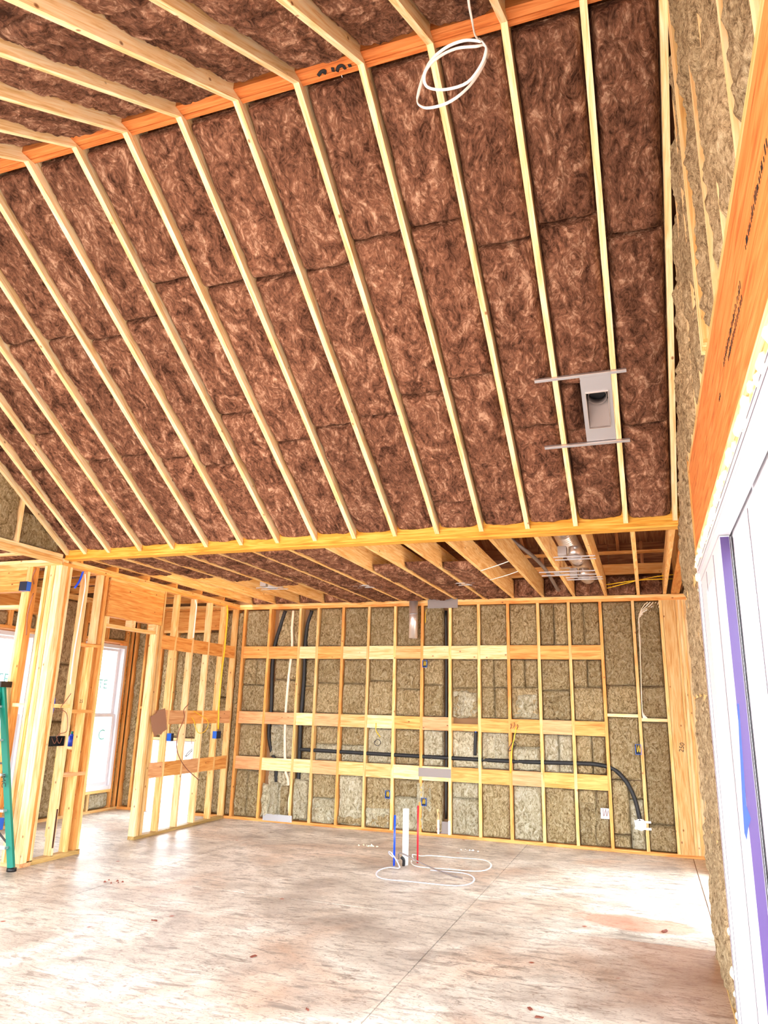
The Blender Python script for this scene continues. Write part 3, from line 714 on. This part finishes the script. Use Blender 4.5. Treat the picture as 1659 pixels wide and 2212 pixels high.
box('protective_film', XR+.008, XR+.044, 3.396, 3.3995, .08, FT-.11, PURPLE, dr)
pb = panel('door_panel', XR+.06, XR+.10, 2.72, 3.62, .16, .22)
pc = panel('door_panel', XR+.06, XR+.10, 1.4, 2.70, .12, .12)
TP = [(1593, 1520), (1596, 1520), (1604, 1630), (1612, 1740), (1622, 1768), (1616, 1790), (1613, 1815), (1608, 1800), (1604, 1740), (1598, 1620)]
Q = [at(x_, y_, 1, 3.392) for x_, y_ in TP]; n_ = len(Q)
link(bpy.data.objects.new('film_tape', mesh('film_tape', Q+[q+Vector((0, .002, 0)) for q in Q], [tuple(range(n_)), tuple(reversed(range(n_, 2*n_)))]+[(k, k+n_, (k+1) % n_+n_, (k+1) % n_) for k in range(n_)], BLUET)), dr, Matrix.Identity(4))
for x0, yy in ((XR+.0045, 4.195), (XR+.0045, 3.745), (XR+.0045, 4.60), (XR+.0585, 3.395), (XR+.0585, 2.885), (XR-.0055, 4.66), (XR-.0055, 4.72)):
    box('gasket', x0, x0+.0015, yy-.006, yy+.006, .08, FT-.12, GASKET, dr)
for z in (FT-.04, FT-.012): box('gasket', XR-.0055, XR-.004, .6, 4.62, z, z+.003, GASKET, dr)
for k in range(3): box('gasket', XR+.047+.004*k, XR+.048+.004*k, 3.395, 3.42, .08, FT-.11, [GASKET, WHITE, BLACK][k], dr)
box('latch', XR-.002, XR+.006, 3.60, 3.615, 1.08, 1.15, WHITE, dr); box('latch', XR-.002, XR+.006, 3.60, 3.615, .85, .92, WHITE, dr)
d2 = empty('door_2', (XK, 7.6, 0)); tag(d2, 'second white glass door in the kitchen part of the right wall', kind='structure')
for a, b, z0, z1 in ((6.5, 6.58, .001, 2.44), (8.6, 8.68, .001, 2.44), (6.581, 8.599, 2.3, 2.44), (6.581, 8.599, .001, .06), (7.55, 7.63, .061, 2.379)): box('door_frame', XK, XK+.09, a, b, z0, z1, WHITE, d2)
for a, b in ((6.585, 7.545), (7.635, 8.595)): box('pane', XK+.04, XK+.046, a, b, .065, 2.375, GLASS, d2)
# spray foam along the head and jamb
def blob(parent, c, r, s):
    import bmesh
    bm = bmesh.new(); bmesh.ops.create_icosphere(bm, subdivisions=2, radius=r)
    rg = random.Random(s)
    for v in bm.verts: v.co *= rg.uniform(.75, 1.2); v.co.x *= .6
    m = bpy.data.meshes.new('spray_foam'); bm.to_mesh(m); bm.free(); m.materials.append(FOAM); m.polygons.foreach_set('use_smooth', [True]*len(m.polygons))
    link(bpy.data.objects.new('spray_foam', m), parent, Matrix.Translation(c))
y = 4.70
while y > 1.6:
    blob(dr, (XR-.004, y, FT+rnd(.0, .03)), rnd(.018, .034), int(y*999)); y -= rnd(.05, .13)
for z in (2.44, 2.36, .5, .3, .2, .1): blob(dr, (XR-.002, 4.738, z), rnd(.012, .03), int(z*777))

# ============================================================ THINGS
def P2(x, y): return at(x, y, 1, D)
# plumbing stub-outs in the floor
o = cyl('drain_pipe', (-2.565, 8.0, 0), .033, .56, PVC, hollow=.004); tag(o, 'thick white plastic drain pipe standing up from the floor', 'pipe')
cyl('pipe_cap', (-2.565, 8.0, .56), .036, .02, PVC, o) if False else None
o = cyl('supply_tube', (-2.661, 7.911, 0), .011, .50, BLUEPEX, seg=12); tag(o, 'thin blue water tube standing left of the white drain pipe', 'pipe')
o = cyl('supply_tube', (-2.476, 8.16, 0), .010, .58, REDPEX, seg=12); tag(o, 'thin red water tube standing right of the white drain pipe', 'pipe')
def loop(c, rx_, ry_, z, a0, a1, n=22, rot=0):
    out = []
    for k in range(n+1):
        w = a0+(a1-a0)*k/n; x, y = rx_*math.cos(w), ry_*math.sin(w)
        out.append((c[0]+x*math.cos(rot)-y*math.sin(rot), c[1]+x*math.sin(rot)+y*math.cos(rot), z+.012*math.sin(3*w)))
    return out
o = tube('cable_coil', [(-2.63, 7.96, .04), (-2.70, 7.86, .12), (-2.66, 7.8, .15)]+loop((-2.2, 7.50), .49, .34, .02, 2.3, 2.3+5.6, rot=.05), .0085, GREYC, n=3, flat=.6); tag(o, 'grey cable loop lying on the floor in front of the drain pipe', 'cable')
o = tube('cable_coil', [(-2.50, 8.1, .03), (-2.5, 8.05, .1)]+loop((-2.12, 8.22), .43, .37, .02, 2.6, 2.6-5.7, rot=.1), .0085, WHITEC, n=3, flat=.6); tag(o, 'white cable loop lying on the floor right of the red tube', 'cable')
o = tube('loose_cable', [(-2.63, 7.97, .06), (-2.58, 7.9, .13), (-2.3, 7.85, .05), (-2.0, 7.7, .012), (-1.85, 7.62, .012)], .007, DULLS); tag(o, 'dark grey cable running from the white pipe across both loops', 'cable')
o = tube('cable_stub', [(-2.565, 7.94, .0), (-2.56, 7.93, .06), (-2.585, 7.92, .09)], .016, BLACK); tag(o, 'short black cable stub at the foot of the white pipe', 'cable')
# rubble and litter
def rubble(name, c, n, s, mat, label):
    V = []; F = []; rg = random.Random(n)
    for k in range(n):
        p = Vector(c)+Vector((rg.gauss(0, .06), rg.gauss(0, .03), 0)); r = s*rg.uniform(.5, 1.2); b = len(V)
        for q in ((1, 0, 0), (0, 1, 0), (-1, 0, 0), (0, -1, 0), (0, 0, 1)): V.append(p-Vector(c)+Vector(q)*r*rg.uniform(.7, 1.2)+Vector((0, 0, .001)))
        F += [(b, b+1, b+4), (b+1, b+2, b+4), (b+2, b+3, b+4), (b+3, b, b+4), (b+3, b+2, b+1, b)]
    o = bpy.data.objects.new(name, mesh(name, V, F, mat)); link(o); o.location = c; tag(o, label, 'debris', kind='stuff')
rubble('rubble_pile', tuple(at(802, 1828, 2, 0)), 26, .014, FOAM, 'small heap of pale crumbs on the floor near the back wall')
rubble('rubble_pile', tuple(at(1020, 1838, 2, 0)), 20, .009, PVC, 'scattered white crumbs behind the white cable loop')
rubble('soil_crumbs', tuple(at(243, 1905, 2, 0)), 6, .016, BARK, 'dark clod on the floor near the left saw joint')
for i, (x, y, r, lb) in enumerate(((333, 1990, .02, 'dry leaf on the floor at left, below the stud partition'), (547, 2068, .022, 'dry leaf in the lower middle of the floor'), (1145, 2182, .018, 'dry leaf in the bright foreground, nearest of the leaves on the right'),
                            (1165, 2200, .018, 'reddish leaf at the bottom edge of the floor'), (1436, 2013, .03, 'curled brown leaf beside the reddish clay stain'), (664, 2183, .012, 'tiny red leaf near the lower edge left of the saw joint'))):
    p = at(x, y, 2, 0); V = []
    for k in range(8):
        w = k/8*2*math.pi; V.append((r*1.4*math.cos(w), r*.7*math.sin(w), .003+.008*abs(math.sin(w*1.5))))
    V2 = [(a, b, c-.002) for a, b, c in V]
    o = bpy.data.objects.new('dry_leaf', mesh('dry_leaf', V+V2, [tuple(range(8)), tuple(reversed(range(8, 16)))]+[(k, k+8, (k+1) % 8+8, (k+1) % 8) for k in range(8)], BARK)); link(o)
    o.location = p; o.rotation_euler = (0, 0, i*1.1); tag(o, lb, 'leaf')

# black insulated lines
def wallpath(pts, dy=.07): return [Vector((p.x, D+dy, p.z)) for p in (P2(*q) for q in pts)]
o = tube('insulated_line', wallpath([(612, 1318), (600, 1355), (588, 1398), (583, 1450), (581, 1530), (576, 1580), (580, 1615), (590, 1650), (592, 1690)]), .028, BLACKR); tag(o, 'leftmost black insulated pipe bending down behind the blocking', 'pipe')
o = tube('insulated_line', wallpath([(670, 1318), (660, 1350), (655, 1395), (652, 1470), (645, 1560), (642, 1640), (639, 1705)]), .03, BLACKR); tag(o, 'second black insulated pipe from the left, running down one stud bay', 'pipe')
o = tube('insulated_line', [Vector((p.x, D+.03, p.z)) for p in (P2(646, 1619), P2(800, 1628), P2(960, 1637), P2(1110, 1645), P2(1240, 1649))]+[Vector((p.x, D+dy, p.z)) for p, dy in ((P2(1290, 1652), .03), (P2(1325, 1662), .03), (P2(1352, 1688), .01), (P2(1371, 1725), -.005), (P2(1383, 1772), -.01))], .026, BLACKR); tag(o, 'long horizontal black hose curving down at its right end', 'hose')
o = tube('insulated_line', wallpath([(961, 1318), (962, 1450), (962, 1620), (961, 1770)], .06), .018, BLACK); tag(o, 'thin black vertical pipe near the middle of the back wall', 'pipe')
o = tube('insulated_line', wallpath([(1027, 1580), (1026, 1600), (1025, 1632)], .03), .022, BLACKR)
tag(o, 'short black riser with a blue tip above the long hose', 'pipe'); tube('blue_tip', wallpath([(1024, 1569), (1027, 1573), (1027, 1582)], .02), .014, BLUEP, o)
o = tube('vent_pipe', wallpath([(630, 1318), (627, 1355), (627, 1400), (620, 1460), (613, 1540), (611, 1600), (613, 1665), (619, 1690), (619, 1758)], .064), .022, CREAMP); tag(o, 'cream plastic pipe between the two black pipes at left', 'pipe')
# steel protection plates
def plate(name, x0, y0, x1, y1, yy, mat, label):
    a, b = at(x0, y0, 1, yy), at(x1, y1, 1, yy)
    o = box(name, a.x, b.x, yy-.003, yy, a.z, b.z, mat); WL[o.name] = o.location.copy()
    for k in range(3):
        for z in (.15, .85):
            c = cyl('nail_head', (a.x+(b.x-a.x)*(.08+.42*k), yy-.0035, b.z+(a.z-b.z)*z), .004, .002, DULLS, o, (0, -1, 0), 8)
    return tag(o, label, 'plate', 'steel guard plates') if False else tag(o, label, 'plate')
plate('guard_plate', 924, 1293, 989, 1313, D-.002, DULLS, 'dull steel plate nailed across the top plate beside the duct')
plate('guard_plate', 904, 1658, 974, 1681, D-.002, DULLS, 'grey steel plate on the bottom row of blocking above the drain pipe')
plate('guard_plate', 568, 1757, 630, 1777, D-.004, STEEL, 'shiny steel plate at the foot of the wall below the cream pipe')
# round duct
p = P2(897, 1380)
o = cyl('round_duct', (p.x, D-.10, p.z), .062, TOP-.005-p.z, FOIL, hollow=.002); tag(o, 'shiny round metal duct hanging below the top plate', 'duct')
cyl('duct_collar', (p.x, D-.10, p.z+.33), .0635, .012, STEEL, o)
# electrical boxes
def ebox(c, n, w, h, d, label, mat=BLUEP, wires=YELLOWC, side=None, cat='box'):
    """open-fronted box at c (front centre), n = facing direction"""
    n = Vector(n); t = Vector((0, 0, 1)); s = t.cross(n).normalized()
    e = empty('junction_box', c)
    def slab(nm, u0, u1, v0, v1, w0, w1, m):
        a = Vector(c)+s*((u0+u1)/2)+t*((v0+v1)/2)-n*((w0+w1)/2)
        ob = bpy.data.objects.new(nm, boxmesh(nm, u1-u0, w1-w0, v1-v0, m)); link(ob, e, frame(a, s, -n if False else n.cross(s)*0+(-n), t)); return ob
    k = .004
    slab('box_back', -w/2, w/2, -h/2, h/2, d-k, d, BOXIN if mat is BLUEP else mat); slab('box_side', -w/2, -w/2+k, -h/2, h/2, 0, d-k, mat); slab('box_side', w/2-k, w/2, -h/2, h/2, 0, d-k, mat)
    slab('box_side', -w/2+k, w/2-k, h/2-k, h/2, 0, d-k, mat); slab('box_side', -w/2+k, w/2-k, -h/2, -h/2+k, 0, d-k, mat)
    if wires:
        for q in (-.25, .1):
            pts = [Vector(c)+s*w*q+t*h*.45-n*d*.7, Vector(c)+s*w*(q+.1)-n*d*.2-t*h*.25, Vector(c)+s*w*(q+.3)+t*h*.3-n*d*.3]
            tube('wire', pts, .003, wires, e, 5, 5)
    tag(e, label, cat); return e
def wbx(x, y, label, **k):
    p = P2(x, y); return ebox((p.x, D-.02, p.z), (0, -1, 0), k.pop('w', .065), k.pop('h', .10), .024, label, **k)
wbx(918, 1434, 'blue junction box high on the back wall, below the top row of blocking')
wbx(838, 1716, 'blue junction box low on the back wall, left of the blue tube')
wbx(916, 1732, 'blue junction box low on the back wall, right of the white drain pipe')
wbx(1379, 1619, 'blue junction box beside the far right bay of the back wall', w=.07, h=.12)
wbx(1307, 1757, 'galvanised outlet box with copper-coloured wires low at right', mat=STEEL, wires=COPPER, w=.10, h=.12)
def pbx(x, y, n, label, w=.10, h=.095, d=.07, X=XP, **k):
    p = at(x, y, 0, X); return ebox((X+.012, p.y, p.z), n, w, h, d, label, **k)
pbx(462, 1587, (-1, 0, 0), 'blue junction box on the stud partition near the back wall', X=XP-.0, w=.11, h=.1)
pbx(361, 1592, (-1, 0, 0), 'narrow blue junction box on the stud partition beside the cardboard scrap', w=.05)
pbx(123, 1601, (1, 0, 0), 'wide black multi-switch box right of the corner post', w=.19, h=.1, mat=BLACK, wires=COPPER)
p = at(70, 1270, 1, YB-.03); ebox((p.x, YB-.10, p.z), (0, 1, 0), .10, .10, .065, 'blue junction box high on the stud left of the corner post', wires=None)
p = at(10, 1777, 1, YB-.03); ebox((p.x, YB-.08, p.z), (0, 1, 0), .08, .11, .065, 'blue junction box near the floor behind the ladder', wires=None)
# water outlet box and dryer vent style ring
p = P2(1384, 1781); e = empty('outlet_ring', (p.x, D-.02, p.z)); tag(e, 'round white plastic outlet ring with bracket where the hose ends', 'outlet')
cyl('ring', (p.x, D-.034, p.z), .066, .05, PVC, e, (0, 1, 0), 28, hollow=.013); cyl('ring_back', (p.x, D-.012, p.z), .055, .004, ALU, e, (0, 1, 0), 28); cyl('spigot', (p.x, D-.03, p.z-.01), .014, .02, PVC, e, (0, 1, 0), 12)
box('bracket', p.x-.07, p.x+.12, D-.024, D-.002, p.z+.022, p.z+.045, PVC, e); box('bracket', p.x-.07, p.x+.12, D-.024, D-.002, p.z-.055, p.z-.03, PVC, e)
p = P2(959, 1788); e = empty('tub_box', (p.x, D-.01, p.z)); tag(e, 'white plastic pipe outlet bracket at the base of the back wall', 'bracket')
box('bracket_side', p.x-.085, p.x-.06, D-.012, D-.001, p.z-.08, p.z+.09, PVC, e); box('bracket_side', p.x+.06, p.x+.085, D-.012, D-.001, p.z-.08, p.z+.09, PVC, e)
box('bracket_pan', p.x-.058, p.x+.058, D+.03, D+.035, p.z-.08, p.z+.07, DULLS, e); box('bracket_block', p.x-.1, p.x-.065, D+.001, D+.03, p.z-.06, p.z+.22, PINE_R, e)
# cables on the back wall
def wc(pts, label, mat=YELLOWC, r=.006, dy=-.012, name='cable'):
    return tag(tube(name, [Vector((q.x, D+dy, q.z)) for q in (P2(*p) for p in pts)], r, mat, n=5), label, 'cable')
wc([(813, 1562), (813, 1578), (822, 1592)], 'short yellow cable stub hanging from the middle blocking')
wc([(809, 1602), (817, 1597), (823, 1604), (817, 1611), (809, 1606), (812, 1600)], 'small dark wire coil below the yellow stub', BLACK, .004)
wc([(1116, 1570), (1112, 1590), (1107, 1615), (1105, 1640), (1103, 1670)], 'long yellow cable hanging over the black hose', dy=-.02)
wc([(1108, 1602), (1102, 1612), (1099, 1622), (1108, 1618), (1115, 1608), (1110, 1602)], 'dark wire coil beside the long yellow cable', BLACK, .005, -.016)
wc([(925, 1313), (919, 1322), (918, 1345)], 'yellow cable curving out from under the steel plate', r=.005, dy=.02)
for k in range(6):
    x0 = 1395+k*6
    wc([(x0+4, 1300), (x0-3, 1306+k), (1383-k*.4, 1322+k*2.2), (1380+k*.6, 1345+k*4), (1384, 1440), (1387, 1530), (1390+k*2, 1554)], ['leftmost', 'second', 'third', 'fourth', 'fifth', 'rightmost'][k]+' of the six white cables fanning from the top plate at right', WHITEC if k % 2 else CREAMP, .005, .012+.004*k)
# wire nuts of bare wires on blocking
for k, (x, y) in enumerate(((1104, 1569), (1111, 1566), (1118, 1570))):
    q = P2(x, y); tube('wire_end', [(q.x, D-.002, q.z+.03), (q.x+.01, D-.03, q.z), (q.x-.008, D-.02, q.z-.03)], .005, COPPER, bpy.data.objects['cable.002'] if False else wb, 4, 5)
# partition cables
def pc_(pts, label, mat, r=.006, dx=.01):
    return tag(tube('cable', [Vector((XP+dx, q.y, q.z)) for q in (at(x, y, 0, XP) for x, y in pts)], r, mat, n=5), label, 'cable')
pc_([(489, 1308), (490, 1330), (484, 1400), (478, 1450), (472, 1520), (470, 1575)], 'yellow cable bundle running down the partition to its blue box', YELLOWC, .012)
pc_([(421, 1296), (423, 1310), (420, 1340), (416, 1378)], 'white cable stub down the upper partition stud', WHITEC, .01)
pc_([(400, 1520), (389, 1533), (390, 1550), (378, 1580), (373, 1610), (379, 1635), (395, 1660), (422, 1685)], 'brown cable hanging loose in front of the partition', COPPER, .006, .06)
pc_([(415, 1536), (440, 1552), (446, 1565), (438, 1580), (425, 1583), (418, 1570), (415, 1557), (410, 1550)], 'yellow cable loop in the middle of the partition', YELLOWC, .005, .03)
pc_([(409, 1562), (411, 1600), (412, 1618)], 'thin brown wire dangling below the yellow loop', COPPER, .003, .02)
pc_([(412, 1618), (403, 1626), (398, 1634), (404, 1630), (412, 1621)], 'thin black wire hook on the partition', BLACK, .006, .02)
pc_([(182, 1240), (183, 1262), (179, 1290), (172, 1330), (160, 1400), (153, 1450), (150, 1478)], 'white cable running down beside the corner post', WHITEC, .008)
pc_([(178, 1235), (170, 1255), (160, 1270)], 'blue cable curling out under the top plate by the corner post', BLUEPEX, .012)
pc_([(123, 1495), (124, 1520), (118, 1545), (112, 1553)], 'blue cable bundle beside the corner post', BLUEPEX, .014, -.05)
pc_([(150, 1498), (140, 1512), (128, 1530), (140, 1540), (143, 1560), (140, 1580), (126, 1585), (118, 1593)], 'brown cable looping into the black switch box', COPPER, .004, .02)
for b_, lab in (((78, 1228, 73, 1262), 'upper'), ((72, 1281, 57, 1372), 'lower')):
    q0, q1 = at(b_[0], b_[1], 1, YB-.045), at(b_[2], b_[3], 1, YB-.045)
    tag(tube('cable', [q0, (q0+q1)/2+Vector((-.03, 0, 0)), q1], .006, COPPER, n=6), 'brown cable on the stud left of the corner post, %s length' % lab, 'cable')
# cardboard scrap
pp = [(325, 1548), (337, 1542), (341, 1535), (357, 1530), (361, 1575), (352, 1581), (348, 1587), (344, 1585), (334, 1591), (330, 1580)]
Q = [at(x, y, 0, XP+.03) for x, y in pp]; c0 = Q[0].copy(); n_ = len(Q)
V = [q-c0 for q in Q]+[q-c0+Vector((-.004, 0, 0)) for q in Q]
o = bpy.data.objects.new('cardboard_scrap', mesh('cardboard_scrap', V, [tuple(range(n_)), tuple(reversed(range(n_, 2*n_)))]+[(k, k+n_, (k+1) % n_+n_, (k+1) % n_) for k in range(n_)], CARD)); link(o); o.location = c0
tag(o, 'torn brown cardboard scrap pinned to the doorway stud', 'cardboard')
# bottle on the window ledge
p = at(152, 1612, 0, -6.9); e = empty('spray_bottle', p); tag(e, 'small blue bottle with a dark cap seen between the partition studs', 'bottle')
cyl('bottle_body', p, .035, .12, BLUET, e, seg=16); cyl('bottle_neck', p+Vector((0, 0, .12)), .03, .03, BLUET, e, seg=16, r2=.014); cyl('bottle_cap', p+Vector((0, 0, .15)), .016, .03, GREENF, e, seg=12)
e2 = box('ledge_shelf', p.x-.12, p.x+.12, p.y-.1, p.y+.12, p.z-.03, p.z, PINE_P); tag(e2, 'short board shelf under the blue bottle', 'board')
box('shelf_leg', p.x-.12, p.x-.08, p.y-.1, p.y-.06, 0.001, p.z-.031, PINE, e2)
box('shelf_leg', p.x+.08, p.x+.12, p.y+.08, p.y+.12, 0.001, p.z-.031, PINE, e2)

# ladder
b0 = at(26, 1872, 1, 5.98); b0.z = .0; t0 = at(5, 1482, 1, 6.02)
e = empty('step_ladder', b0); tag(e, 'green fibreglass step ladder leaning into view at the far left', 'ladder')
dirl = (t0-b0).normalized(); S = Vector((-1, -.15, 0)).normalized()*.42
for off in (Vector((0, 0, 0)), S):
    beam('side_rail', b0+off+dirl*.03, t0+off*.7, .028, .075 if off.length == 0 else .07, GREENF, e, up=(0, 1, 0))
for k in range(5):
    f_ = .12+.19*k; a = b0+dirl*(t0-b0).length*f_; of = S*(1-.3*f_)
    beam('step', a+Vector((.0, -.035, 0)), a+of+Vector((0, -.035, 0)), .02, .075, ALU, e, up=(0, 0, 1))
cyl('rail_foot', b0+Vector((.0, 0, 0.001)), .045, .03, BLACK, e, seg=12); cyl('rail_foot', b0+S+Vector((0, 0, .001)), .045, .03, BLACK, e, seg=12)
beam('top_cap', t0+dirl*.02+Vector((.06, 0, 0)), t0+dirl*.02+S*.7+Vector((-.06, 0, 0)), .06, .16, BLACK, e, up=(0, 0, 1))
bk = Vector((0, -.55, 0))
for off in (Vector((-.03, 0, 0)), S+Vector((.03, 0, 0))): beam('rear_rail', b0+off+bk+Vector((0, 0, .01)), t0+off*.7, .022, .045, GREENF, e, up=(0, 1, 0))
beam('spreader_bar', b0+dirl*1.02+Vector((0, .03, 0)), b0+dirl*1.02+S*.85+Vector((0, -.05, -.02)), .02, .006, BLACK, e)
beam('brace', b0+dirl*.22, b0+dirl*.42+S*.45, .02, .006, BLACK, e)
M = frame(b0+dirl*.85+Vector((0, -.045, 0)), -dirl, Vector((0, -1, 0)).cross(-dirl), (0, -1, 0))
text('initials', 'JMC', .075, INK, e, M)

# recessed metal housing between the last two rafters
no = Vector((0, -SL, -1)).normalized(); al = Vector((0, 1, -SL)).normalized()
def rp(x, y, off=0): return Vector((x, y, zr(y)))+no*off
e = empty('recessed_housing', rp(-.2, 5.12)); tag(e, 'steel duct boot plate on two hanger bars between rafters', 'duct')
for y, x0, x1 in ((4.872, -.63, .005), (5.39, -.635, -.003)):
    beam('hanger_bar', rp(x0, y, .008), rp(x1, y, .008), .012, .028, STEEL, e, up=no); beam('hanger_lip', rp(x0, y-.01, .018), rp(x1, y-.01, .018), .008, .006, FOIL, e, up=no)
def rslab(nm, x0, x1, y0, y1, o0, o1, m):
    a, b = rp((x0+x1)/2, y0, (o0+o1)/2), rp((x0+x1)/2, y1, (o0+o1)/2); return beam(nm, a, b, abs(o1-o0), x1-x0, m, e, up=no)
for q in ((-.315, -.284, 4.89, 5.375), (-.132, -.101, 4.89, 5.375), (-.284, -.132, 4.89, 5.003), (-.284, -.132, 5.268, 5.375)): rslab('plate', *q, .0, .003, STEEL)
for q in ((-.288, -.284, 5.0, 5.27), (-.132, -.128, 5.0, 5.27)): rslab('boot_side', *q, -.12, .012, FOIL)
for y in (5.002, 5.27): beam('boot_side', rp(-.285, y, -.05), rp(-.131, y, -.05), .13, .004, FOIL, e, up=no)
beam('boot_throat', rp(-.208, 5.13, -.12), rp(-.208, 5.268, -.004), .003, .146, DULLS, e, up=no)
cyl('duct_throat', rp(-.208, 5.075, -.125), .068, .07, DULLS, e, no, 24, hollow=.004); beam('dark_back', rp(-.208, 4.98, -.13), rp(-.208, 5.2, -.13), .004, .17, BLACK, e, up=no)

# hanging white cable coil near the ridge
YC = 2.5
cp = [(1010, -60), (1012, 0), (1020, 45), (1026, 75), (1037, 90), (1030, 88), (1000, 88), (960, 105), (925, 140), (902, 210), (910, 230), (935, 232), (975, 218), (1015, 185), (1045, 140), (1053, 112), (1046, 97), (1030, 100), (985, 105), (945, 125), (920, 152), (917, 178), (930, 191), (965, 193), (1010, 178), (1040, 140), (1050, 108), (1044, 92), (1036, 84)]
o = tube('cable_coil', [at(x, y, 1, YC+.03*math.sin(i*.9)) for i, (x, y) in enumerate(cp)], .0075, WHITEC, n=4, flat=.55); tag(o, 'white cable coil hanging from the roof near the ridge beam', 'cable')
# spray mark on the ridge
def stroke(pts, r=.006):
    P = []
    for x, y in pts:
        q = at(x, y, 2, ZP+.0235); P.append(q)
    link(bpy.data.objects.new('spray_mark', tubemesh('spray_mark', spline(P, 4), r, INK, 6, .1)), ceil)
for s_ in ([(687, 164), (694, 155), (702, 153), (700, 160)], [(718, 146), (720, 155)], [(728, 155), (731, 145), (740, 142), (746, 150)], [(754, 139), (757, 145)]): stroke(s_, .010)
# pencil mark on the corner plank
text('pencil_mark', '250', .075, INK, wb, frame((.345, D-.0035, 1.24), (.18, 0, .98), (-.98, 0, .18), (0, -1, 0)), .0003)
beam('bark_patch', (XP+.0008, 6.515, .12), (XP+.0008, 6.512, .5), .022, .002, plain('bark', lin(70, 34, 22), .9), wp, up=(0, 1, 0))
text('lumber_stamp', '25', .05, INK, wp, frame((-5.99, 6.705, 1.6), (1, 0, 0), (0, 0, 1), (0, -1, 0)), .0003)
# printed stamp on the laminated header: rows of small illegible strokes
pr = random.Random(5)
for g0, g1, zc in ((1.55, 1.95, .27), (2.1, 2.62, .24), (2.1, 2.5, .20), (2.8, 2.86, .2)):
    y = g0
    while y < g1:
        h = pr.uniform(.012, .026); box('header_print', XR-.0012, XR-.0002, y, y+pr.uniform(.004, .009), HB+zc, HB+zc+h, INK, wr, axis='y'); y += pr.uniform(.012, .026)


# recessed light cans in the kitchen ceiling
def can(x, y, label, deep=True):
    e = empty('recessed_light', (x, y, TOP)); tag(e, label, 'light')
    cyl('can_ring', (x, y, TOP-.006), .075, .012, STEEL, e, (0, 0, 1), 28, hollow=.02)
    cyl('can_body', (x, y, TOP+.006), .058, .10, FOIL, e, (0, 0, 1), 28, hollow=.003)
    cyl('can_top', (x, y, TOP+.10), .055, .004, DULLS, e)
    box('wiring_box', x-.16, x-.075, y-.05, y+.05, TOP+.02, TOP+.11, STEEL, e)
    for d_ in (-.07, .07): box('hanger_bar', x-.2, x+.2, y+d_-.006, y+d_+.006, TOP-.012, TOP-.002, STEEL, e)
can(-4.61, 8.41, 'recessed light can in the leftmost part of the kitchen ceiling'); can(-3.32, 8.5, 'recessed light can poking through brown batts, second from left')
can(-1.94, 8.56, 'recessed light can above the middle of the back wall')
can(-.60, 7.25, 'nearer of the two recessed light cans in the open joist bay'); can(-.60, 8.44, 'farther of the two recessed light cans in the open joist bay')
e = empty('ceiling_box', (-.78, 8.08, TOP)); tag(e, 'square steel vent housing between the two recessed lights', 'vent')
for q in ((-.90, -.84, 7.98, 8.18), (-.72, -.66, 7.98, 8.18), (-.84, -.72, 7.98, 8.03), (-.84, -.72, 8.13, 8.18)): box('flange', *q, TOP-.006, TOP-.003, STEEL, e)
box('housing', -.84, -.72, 8.03, 8.13, TOP+.05, TOP+.055, FOIL, e)
for y in (7.97, 8.19): box('hanger_bar', -1.05, -.45, y-.006, y+.006, TOP-.012, TOP-.002, STEEL, e)
# foil flexible duct and dark pipe in the attic
P = [Vector((-.72, 7.0, 3.42)), Vector((-.7, 7.8, 3.38)), Vector((-.66, 8.6, 3.35)), Vector((-.64, 9.6, 3.34))]
o = tube('flexible_duct', P, lambda t: .10+.008*math.sin(t*240), FOIL, n=60, seg=16); tag(o, 'crinkled foil flexible duct lying above the open joists', 'duct')
o = tube('attic_pipe', [Vector((-1.45, 7.2, 3.5)), Vector((-1.1, 8.3, 3.3)), Vector((-1.02, 9.6, 3.16))], .022, DULLS); tag(o, 'dull grey pipe running through the open kitchen ceiling', 'pipe')
for (a, b, c, lb, m) in (((-1.68, 8.35, TOP-.004), (-1.45, 8.25, TOP+.03), (-1.26, 8.2, TOP+.08), 'short white cable stapled under an open joist near the back wall', WHITEC), ((-1.66, 7.75, TOP-.004), (-1.45, 7.65, TOP+.03), (-1.26, 7.6, TOP+.08), 'short white cable stapled under an open joist, nearer the yellow beam', WHITEC),
                      ((-.45, 7.3, 3.4), (0, 7.3, 3.42), (.3, 7.35, 3.4), 'white cable bridging the rightmost joist bays', WHITEC), ((-.4, 9.2, 3.15), (0, 9.0, 3.16), (.4, 9.1, 3.18), 'yellow cable crossing the far right joist bays', YELLOWC),
                      ((-.4, 9.35, 3.13), (.1, 9.1, 3.2), (.42, 8.9, 3.2), 'second yellow cable at the far right of the kitchen ceiling', YELLOWC)):
    tag(tube('cable', [Vector(a), Vector(b), Vector(c)], .005, m), lb, 'cable')

GR = {'junction_box': 'junction boxes on the studs', 'recessed_light': 'recessed light cans in the kitchen ceiling', 'dry_leaf': 'dry leaves on the floor', 'guard_plate': 'steel guard plates on the back wall', 'insulated_line': 'black insulated lines in the back wall', 'supply_tube': 'water tubes standing in the floor', 'cable': 'loose cables', 'cable_coil': 'coiled cables', 'rubble_pile': 'crumbs on the floor'}
for o in bpy.data.objects:
    if o.parent is None and o.name.split('.')[0] in GR: o['group'] = GR[o.name.split('.')[0]]
